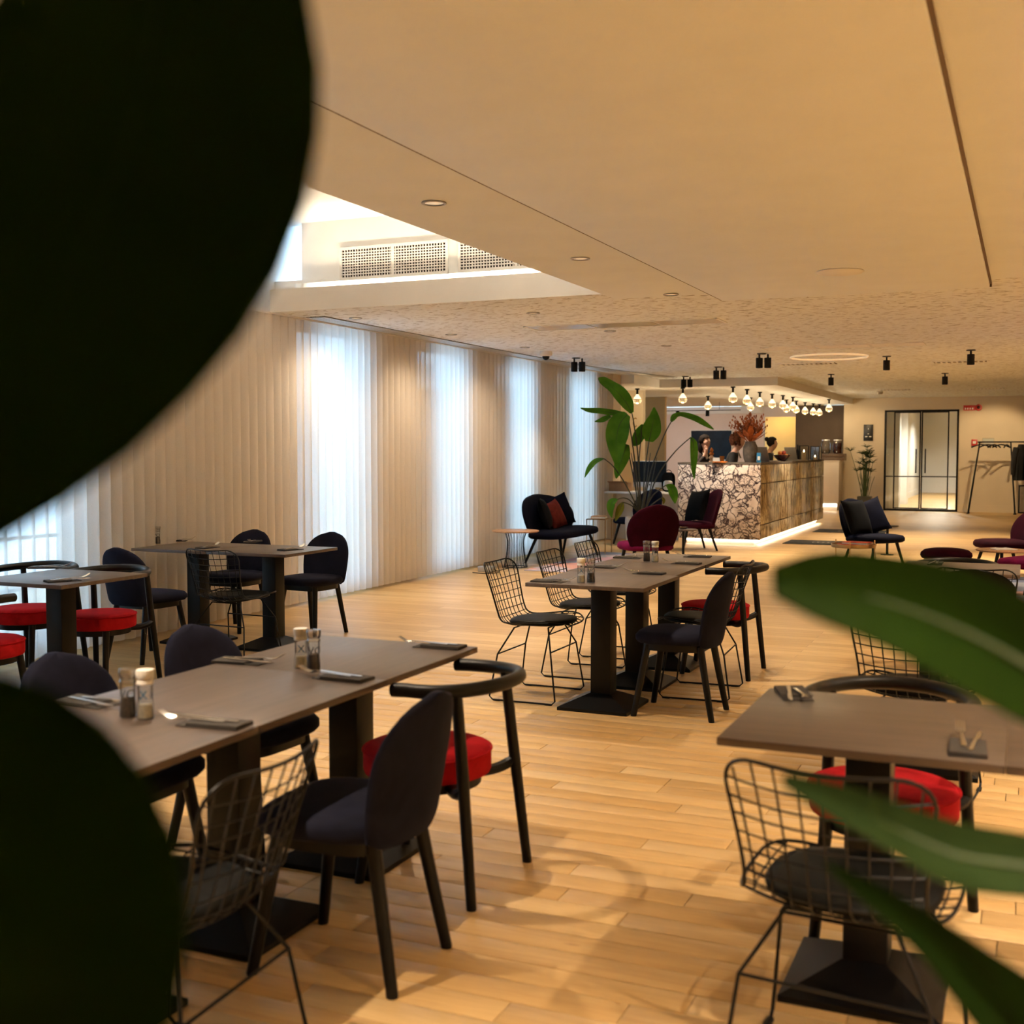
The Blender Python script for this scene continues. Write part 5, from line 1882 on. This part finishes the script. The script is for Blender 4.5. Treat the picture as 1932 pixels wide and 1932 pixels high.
# ------------------------------------------------------------------ plants
def leaf_mesh(mb, mid, half, fold=0.25, thick=0.0012, up=None, nseg=16, droop=0.0, notch=None):
    """mid: 3D midrib points, half: half-width at even stations, up: rough upper-side direction"""
    path_ = smooth_path(mid, nseg)
    hs = smooth_path([(h, 0, 0) for h in half], nseg)
    rings_t, rings_b = [], []
    upv = Vector(up) if up is not None else Vector((0, 0, 1))
    for i, p_ in enumerate(path_):
        tn = (path_[min(i + 1, nseg)] - path_[max(i - 1, 0)]).normalized()
        sd = tn.cross(upv)
        if sd.length < 1e-3:
            sd = tn.orthogonal()
        sd.normalize()
        nn = sd.cross(tn).normalized()
        hw = max(hs[i].x, 0.0006)
        row_t, row_b = [], []
        for k in range(-4, 5):
            u = k / 4
            wob = 1.0
            if notch and i % 5 == 0 and abs(k) == 4:
                wob = 1 - notch
            q = p_ + sd * hw * u * wob + nn * (abs(u) ** 1.3 * fold * hw + droop * u * u * hw)
            row_t.append(q + nn * thick)
            row_b.append(q - nn * thick)
        rings_t.append(row_t)
        rings_b.append(row_b[::-1])
    mb.loft([a + b for a, b in zip(rings_t, rings_b)])
    return path_


def leaf_obj(name, parent, mid, half, m, up, origin, stem=None, stem_r=0.006, stem_m=None, fold=0.25, notch=None, thick=0.0012):
    o_ = Vector(origin)
    mb = MB()
    leaf_mesh(mb, [Vector(p) - o_ for p in mid], half, fold, thick, up, notch=notch)
    lo = mb.build(name, m, parent, smooth=60)
    rb = MB()
    pth = smooth_path([Vector(p) - o_ for p in mid], 14)
    rb.tube(pth, [max(0.0006, stem_r * 0.7 * (1 - k / 15)) for k in range(15)], 6)
    rb.build('midrib', m if m is M['leafdark'] else (stem_m or M['stem']), lo)
    if stem:
        sb = MB()
        sp_ = smooth_path([Vector(p) - o_ for p in stem], 18)
        sb.tube(sp_, [stem_r * (1.5 - 0.6 * k / 18) for k in range(19)], 7)
        sb.build('leaf_stalk', stem_m or M['stem'], parent)
    return lo


# tall bird-of-paradise plant by the bar
PD = 17.3
pc = at_px(1213, PD)
pl = thing('bird_of_paradise_plant', 'tall potted bird-of-paradise plant with big green leaves before the bar', 'potted plant', (pc.x, pc.y, 0))
MB().lathe([(0.001, 0), (0.20, 0), (0.235, 0.08), (0.26, 0.42), (0.255, 0.50), (0.235, 0.50), (0.235, 0.46), (0.001, 0.45)], 32).build('planter', M['planter'], pl, smooth=50)
MB().lathe([(0.001, 0.47), (0.234, 0.465)], 24).build('soil', M['soil'], pl)


def cr(cx, cy, d=0.0):
    return Q(900 + cx / 3.715, 650 + cy / 3.715, PD + d)


def spx(n):
    return n / 3.715 * PD / F                # crop pixels to metres at the plant


cw_up = Vector(room(0, -1)).to_3d() + Vector((0, 0, 0.7))
leaves = [
    # midrib, half widths (crop px), depth offsets, stalk from base, material
    ([(1085, 480), (1040, 400), (970, 320), (890, 262), (850, 235)], [14, 48, 58, 44, 34, 6], 0.10, [(1150, 1150), (1130, 800), (1100, 560), (1085, 480)], 'leaf'),
    ([(1055, 490), (1000, 560), (975, 680), (980, 800), (985, 880)], [30, 72, 80, 55, 25, 4], -0.15, [(1140, 1150), (1110, 850), (1075, 600), (1055, 490)], 'leaf'),
    ([(1052, 700), (1020, 790), (990, 880), (975, 940)], [16, 48, 42, 24, 3], -0.05, [(1135, 1150), (1090, 900), (1052, 700)], 'leaf'),
    ([(1050, 488), (950, 480), (860, 468), (780, 462), (725, 445)], [10, 26, 24, 18, 3], 0.05, None, 'leaf'),
    ([(935, 500), (890, 525), (860, 535), (825, 540)], [14, 22, 16, 3], 0.0, None, 'leaf'),
    ([(1205, 680), (1225, 590), (1240, 510), (1240, 440)], [28, 66, 56, 30, 5], 0.05, [(1160, 1150), (1175, 900), (1205, 680)], 'leaf'),
    ([(1160, 560), (1140, 630), (1110, 690), (1088, 705)], [8, 38, 40, 24, 4], 0.15, [(1150, 1150), (1135, 850), (1160, 560)], 'leaf'),
    ([(1362, 540), (1385, 505), (1430, 490), (1530, 520), (1600, 560), (1658, 595)], [8, 22, 16, 24, 26, 18, 4], -0.1, [(1165, 1150), (1220, 880), (1310, 640), (1362, 540)], 'leaf'),
    ([(1498, 650), (1518, 700), (1520, 790), (1518, 870), (1522, 940)], [6, 24, 26, 22, 14, 3], -0.25, [(1175, 1160), (1260, 930), (1380, 760), (1498, 650)], 'leaf'),
    ([(1325, 985), (1360, 1010), (1380, 1060), (1388, 1115)], [6, 30, 34, 24, 3], -0.1, [(1175, 1170), (1230, 1060), (1325, 985)], 'leaf'),
    ([(890, 800), (830, 820), (785, 870), (755, 932)], [4, 18, 20, 14, 2], -0.1, [(1130, 1160), (1040, 980), (960, 860), (890, 800)], 'leaf'),
    ([(985, 1085), (945, 1110), (935, 1160), (945, 1215)], [6, 26, 28, 18, 3], -0.2, [(1130, 1170), (1080, 1100), (1030, 1075), (985, 1085)], 'leaf'),
    ([(1022, 1105), (1005, 1150), (985, 1200), (970, 1238)], [6, 24, 24, 14, 3], -0.15, [(1132, 1175), (1085, 1130), (1022, 1105)], 'leafyellow'),
    ([(1300, 1070), (1310, 1095), (1305, 1120)], [4, 10, 8, 2], 0.0, [(1170, 1170), (1240, 1110), (1300, 1070)], 'leafyellow'),
]
pot_top = Vector((pc.x, pc.y, 0.46))
for mid, half, dd, stalk, mt in leaves:
    m3 = [cr(x, y, dd) for x, y in mid]
    s3 = None
    if stalk:
        n = len(stalk) - 1
        s3 = [cr(x, y, dd * (i / n)) for i, (x, y) in enumerate(stalk)]
        s3[0] = s3[0].lerp(pot_top, 0.2)
        s3 = [pot_top + Vector((random.uniform(-.09, .09), random.uniform(-.09, .09), 0))] + s3
    leaf_obj('leaf', pl, m3, [spx(h) for h in half], M[mt], cw_up, (pc.x, pc.y, 0), s3, 0.0085, M['stemdark'], 0.22, thick=0.002)
for k in range(5):
    a = pot_top + Vector((random.uniform(-.1, .1), random.uniform(-.1, .1), 0))
    e = cr(1080 + 45 * k, 760 + 30 * (k % 3), random.uniform(-.2, .2))
    sb = MB().tube(smooth_path([a - Vector((pc.x, pc.y, 0)), a.lerp(e, .5) - Vector((pc.x, pc.y, 0)) + Vector((0.02, 0, 0.05)), e - Vector((pc.x, pc.y, 0))], 10), [0.011 - 0.0006 * q for q in range(11)], 7)
    sb.build('leaf_stalk', M['stemdark'], pl)

# papyrus
pp = at_px(1632, 28.3)
ppl = thing('papyrus_plant', 'slender papyrus plant in a dark olive pot left of the glass door', 'potted plant', (pp.x, pp.y, 0))
MB().loft([[(-.15, -.15, 0), (.15, -.15, 0), (.15, .15, 0), (-.15, .15, 0)], [(-.16, -.16, .36), (.16, -.16, .36), (.16, .16, .36), (-.16, .16, .36)]]).build('pot', M['olivepot'], ppl)
rr = random.Random(11)
stm, tuft = MB(), MB()
for k in range(46):
    a, r0 = rr.uniform(0, 2 * PI), rr.uniform(0, 0.11)
    hh = rr.uniform(0.9, 1.66) if k < 24 else rr.uniform(0.6, 1.15)
    lean_ = rr.uniform(0.0, 0.16)
    if k == 0:
        a, lean_, hh = PI + 0.4, 0.30, 1.45
    b = Vector((r0 * math.cos(a), r0 * math.sin(a), 0.36))
    e = Vector((b.x + lean_ * math.cos(a), b.y + lean_ * math.sin(a), hh))
    stm.tube(smooth_path([b, b.lerp(e, .5) + Vector((0, 0, .05)), e], 6), 0.005, 4)
    if k < 24:
        for q in range(20):
            aa = 2 * PI * q / 20 + rr.uniform(-.2, .2)
            d = Vector((math.cos(aa), math.sin(aa), rr.uniform(0.25, 1.2))).normalized() * rr.uniform(0.12, 0.20)
            tuft.tube([e, e + d * 0.6, e + d + Vector((0, 0, -0.03))], [0.004, 0.004, 0.001], 3)
stm.build('reed_stems', M['stem'], ppl)
o = tuft.build('reed_tufts', M['leafdull'], ppl)

# foreground plants: big leaves close to the viewer
def Fq(px, py, d):
    return Q(px, py, d)


def fpx(n, d):
    return n * d / F


DL = 0.62
b0 = room(-0.62, 0.62)
fp = thing('foreground_plant', 'dark out-of-focus plant with huge leaves filling the left edge', 'potted plant', (b0[0], b0[1], 0))
org = (b0[0], b0[1], 0)
MB().lathe([(0.001, 0), (0.13, 0), (0.16, 0.30), (0.145, 0.30), (0.14, 0.27), (0.001, 0.26)], 28).build('planter', M['planter'], fp)
MB().lathe([(0.001, 0.272), (0.14, 0.268)], 20).build('soil', M['soil'], fp)
camdir = Vector(room(0, -1)).to_3d()
upl = camdir + Vector((0, 0, 0.5))
# upper leaf: midrib from upper right off-frame to lower left
mid = [Fq(380, -460, 0.66), Fq(320, -80, 0.64), Fq(255, 250, 0.62), Fq(110, 580, 0.60), Fq(-110, 900, 0.58), Fq(-330, 1120, 0.57)]
half = [fpx(v_, DL) for v_ in (110, 235, 335, 372, 300, 160, 8)]
st3 = [Vector((b0[0], b0[1], 0.27)), Fq(-560, 1000, 0.62), Fq(-500, -300, 0.66), Fq(60, -700, 0.68), Fq(380, -460, 0.66)]
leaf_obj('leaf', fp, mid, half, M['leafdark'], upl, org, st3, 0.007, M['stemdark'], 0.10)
mid = [Fq(-420, 1500, 0.56), Fq(-160, 1560, 0.56), Fq(60, 1740, 0.56), Fq(140, 2000, 0.57), Fq(160, 2260, 0.58)]
half = [fpx(v_, 0.56) for v_ in (70, 270, 345, 310, 220, 90, 6)]
st3 = [Vector((b0[0], b0[1], 0.27)), Fq(-520, 2300, 0.60), Fq(-480, 1750, 0.58), Fq(-420, 1500, 0.56)]
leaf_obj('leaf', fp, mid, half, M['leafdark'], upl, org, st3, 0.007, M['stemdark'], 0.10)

b1 = room(0.70, 1.02)
fr_ = thing('foreground_plant', 'blurred green plant reaching into the right foreground', 'potted plant', (b1[0], b1[1], 0))
org = (b1[0], b1[1], 0)
MB().lathe([(0.001, 0), (0.13, 0), (0.16, 0.30), (0.145, 0.30), (0.14, 0.27), (0.001, 0.26)], 28).build('planter', M['planter'], fr_)
MB().lathe([(0.001, 0.272), (0.14, 0.268)], 20).build('soil', M['soil'], fr_)
soil1 = Vector((b1[0], b1[1], 0.27))
upr = camdir * 0.6 + Vector((0, 0, 1.0))
mid = [Fq(2160, 1420, 0.86), Fq(1960, 1270, 0.86), Fq(1780, 1175, 0.85), Fq(1610, 1120, 0.84), Fq(1458, 1098, 0.83)]
half = [fpx(v_, 0.85) for v_ in (40, 95, 120, 112, 92, 72, 30)]
leaf_obj('leaf', fr_, mid, half, M['leafmid'], upl, org, [soil1, Fq(2300, 2300, 0.95), Fq(2260, 1700, 0.9), Fq(2160, 1420, 0.86)], 0.006, M['stem'], 0.12)
mid = [Fq(2120, 1700, 0.96), Fq(1960, 1640, 0.95), Fq(1800, 1612, 0.94), Fq(1640, 1540, 0.93), Fq(1478, 1470, 0.92)]
half = [fpx(v_, 0.94) for v_ in (30, 52, 62, 62, 48, 34, 12)]
leaf_obj('leaf', fr_, mid, half, M['leafdull'], upl, org, [soil1, Fq(2240, 2300, 0.98), Fq(2220, 1860, 0.97), Fq(2120, 1700, 0.96)], 0.006, M['stem'], 0.12)
mid = [Fq(2080, 2160, 0.98), Fq(1950, 1960, 0.97), Fq(1840, 1850, 0.96), Fq(1730, 1750, 0.95), Fq(1560, 1630, 0.94)]
half = [fpx(v_, 0.96) for v_ in (30, 60, 76, 62, 44, 28, 6)]
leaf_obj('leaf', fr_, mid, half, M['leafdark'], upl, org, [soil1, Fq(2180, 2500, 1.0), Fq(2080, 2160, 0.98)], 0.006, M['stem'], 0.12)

# ------------------------------------------------------------------ wall things near the door
def wall_at(px, py, y=30.0):
    X = math.tan(math.atan((px - 966) / F) - YAW) * y
    dist = -X * math.sin(YAW) + y * math.cos(YAW)
    return Vector((X, y, Q(px, py, dist).z))


a, b = wall_at(1628, 832), wall_at(1646, 801)
sg = thing('wall_sign', 'black rectangular wall sign with small white marks left of the glass door', 'sign', ((a.x + b.x) / 2, 29.99, (a.z + b.z) / 2))
hw, hh = (b.x - a.x) / 2, (b.z - a.z) / 2
MB().bbox(-hw, hw, -0.012, 0.01, -hh, hh, 0.003).build('plate', M['blacksign'], sg)
mk = MB().box(-0.006, 0.006, -0.0135, -0.012, 0.08, 0.11)
mk.add([(-0.02, -0.013, -0.02), (0.02, -0.013, -0.02), (0, -0.013, -0.045)], [(0, 1, 2)])
mk.box(-0.075, -0.02, -0.0135, -0.012, -0.105, -0.085).box(0.02, 0.075, -0.0135, -0.012, -0.105, -0.085)
mk.build('white_marks', M['whiteink'], sg)
a, b = wall_at(1815, 774.5), wall_at(1843, 764.5)
es = thing('fire_alarm_sign', 'red fire alarm sign with white pictograms above the coat rack', 'sign', ((a.x + b.x) / 2 - 0.03, 29.99, (a.z + b.z) / 2))
hw, hh = (b.x - a.x) / 2 - 0.03, (b.z - a.z) / 2
MB().bbox(-hw, hw, -0.02, 0.01, -hh, hh, 0.003).build('plate', M['redplastic'], es)
mk = MB()
for k in range(4):
    x = -hw + 0.045 + k * (2 * hw - 0.09) / 3.4
    mk.lathe([(0.016, 0), (0.001, 0)], 12, (x, -0.0215, hh * 0.45))
    mk.box(x - 0.014, x + 0.014, -0.0215, -0.02, -hh * 0.7, hh * 0.05)
mk.v = [(q[0], min(q[1], -0.0205), q[2]) for q in mk.v]
mk.build('white_pictograms', M['whiteink'], es)
sr = wall_at(1838.5, 769)
srn = thing('alarm_sounder', 'dark red round alarm sounder beside the red sign', 'alarm', (sr.x + 0.06, 29.97, sr.z))
MB().lathe([(0.001, 0.03), (0.07, 0.03), (0.078, 0.02), (0.078, -0.04), (0.06, -0.07), (0.001, -0.075)], 24).xf(Matrix.Rotation(R(-90), 4, 'X')).build('housing', M['redplastic'], srn)
MB().lathe([(0.04, 0), (0.03, 0.012), (0.001, 0.014)], 16).xf(Matrix.Translation((0, -0.075, 0)) @ Matrix.Rotation(R(90), 4, 'X')).build('sound_grille', M['tea'], srn)
a = wall_at(1837, 835)
cp = thing('fire_call_point', 'small red square fire call point on the wall by the coat rack', 'call point', (a.x, 29.99, a.z))
MB().bbox(-0.065, 0.065, -0.04, 0.01, -0.075, 0.075, 0.006).build('housing', M['redplastic'], cp)
MB().box(-0.035, 0.035, -0.043, -0.04, -0.03, 0.035).build('white_window', M['whiteink'], cp)
a = wall_at(1863, 831)
lh = thing('leaflet_holder', 'small clear leaflet holder on the wall above the coat rack rail', 'holder', (a.x, 29.99, a.z))
MB().box(-0.13, 0.13, -0.05, -0.046, -0.09, 0.06).box(-0.13, 0.13, -0.05, 0, -0.09, -0.086).build('holder_front', M['glass'], lh)
MB().box(-0.12, 0.12, -0.03, -0.02, -0.085, 0.045).build('leaflets', M['whiteink'], lh)

# coat rack
cr0 = Vector((-1.02, 29.35, 0))
rk = thing('coat_rack', 'black metal coat rack with slanted legs in front of the cream wall', 'coat rack', cr0)
LEN = 2.1
RH = 1.66
MB().tube([(-0.03, 0, RH), (LEN, 0, RH)], 0.017, 8).build('rail', M['black'], rk)
for x0, sl in ((0.02, -0.22), (0.68, 0.12), (LEN - 0.1, 0.22)):
    for yy in (-0.17, 0.17):
        MB().tube([(x0, 0, RH), (x0 + sl, yy, 0.02)], [0.017, 0.017], 8).build('leg', M['black'], rk)
        MB().lathe([(0.001, 0), (0.035, 0), (0.03, 0.02), (0.001, 0.025)], 10, (x0 + sl, yy, 0)).build('foot', M['black'], rk)


def make_hanger():
    t = thing('coat_hanger', 'x', 'hanger')
    MB().tube([(0, 0.0, 0.0), (0, 0.015, 0.012), (0, 0, 0.028), (0, -0.016, 0.008), (0, 0, -0.05)], 0.003, 5).build('hook', M['steel'], t)
    MB().tube(smooth_path([(-0.21, 0, -0.115), (-0.12, 0, -0.075), (0, 0, -0.05), (0.12, 0, -0.075), (0.21, 0, -0.115)], 16), [0.012 + 0.006 * abs(k - 8) / 8 for k in range(17)], 8).build('shoulders', M['blackwood'], t)
    return t


HG = Kind(make_hanger())
for x, a, lab in ((0.05, 0.1, 'leftmost black coat hanger on the rack'), (0.20, 0.5, 'second black coat hanger from the left on the rack'), (0.33, 0.9, 'third black coat hanger from the left on the rack'), (0.48, 0.5, 'fourth black coat hanger on the rack, tilted'), (0.60, 1.3, 'black coat hanger next to the middle rack leg')):
    HG.put(lab, (cr0.x + x, cr0.y, RH + 0.017 - 0.028), a, 'coat hangers')
for x, lab, wd in ((0.90, 'black coat hanging nearest the middle leg of the rack', 0.24), (1.24, 'second black coat hanging on the rack at the right edge', 0.25)):
    t = thing('coat', lab, 'coat', (cr0.x + x, cr0.y, RH), 1.0, 'coats on the rack')
    mb = MB()
    rings = []
    for i in range(12):
        s = i / 11
        z = -0.08 - 0.80 * s
        w_ = 0.07 + (wd - 0.07) * min(1, s * 5) ** 0.6 + 0.03 * s
        d_ = 0.05 + 0.05 * min(1, s * 3)
        rings.append([(w_ * math.cos(q) * (1 + 0.06 * s * math.sin(7 * q)), d_ * math.sin(q) * (1 + 0.25 * s * math.sin(9 * q)), z) for q in [2 * PI * k / 32 for k in range(32)]])
    mb.loft(rings)
    mb.build('coat_body', M['coat'], t, smooth=60)
    for sx in (-1, 1):
        MB().tube(smooth_path([(sx * wd * 0.8, 0, -0.14), (sx * (wd + 0.03), 0, -0.4), (sx * (wd + 0.02), 0.02, -0.75)], 8), [0.065 - 0.002 * k for k in range(9)], 10).build('sleeve', M['coat'], t)
    MB().tube([(0.05 * math.cos(q), 0.045 * math.sin(q), -0.075) for q in [2 * PI * k / 16 for k in range(16)]], 0.022, 8, closed=True).build('collar', M['coat'], t)
    MB().tube([(0, 0.0, -0.08), (0, 0, 0.0), (0, 0.015, 0.017), (0, 0.02, 0.0)], 0.003, 5).build('hanger_hook', M['steel'], t)
a = wall_at(1929, 940)
pf = thing('framed_picture', 'black framed picture leaning against the wall by the right edge', 'picture', (a.x + 0.12, 29.86, 0), 0)
MB().bbox(-0.2, 0.2, -0.012, 0.012, 0, 0.66, 0.004).xf(Matrix.Rotation(R(-8), 4, 'X')).build('frame', M['black'], pf)
MB().box(-0.17, 0.17, -0.016, -0.012, 0.03, 0.63).xf(Matrix.Rotation(R(-8), 4, 'X')).build('print', M['lensoff'], pf)
# floor cable box by the blind
p = P(905, 1078, 0)
cb = thing('floor_socket_box', 'small grey socket box with cable on the floor by the blind', 'socket box', (p.x + 0.1, p.y, 0))
MB().bbox(-0.10, 0.10, -0.06, 0.06, 0, 0.07, 0.006).build('box_body', M['greymetal'], cb)
MB().tube(smooth_path([(0.1, 0, 0.03), (0.2, -0.1, 0.01), (0.1, -0.25, 0.006), (-0.1, -0.2, 0.006)], 12), 0.005, 6).build('cable', M['black'], cb)
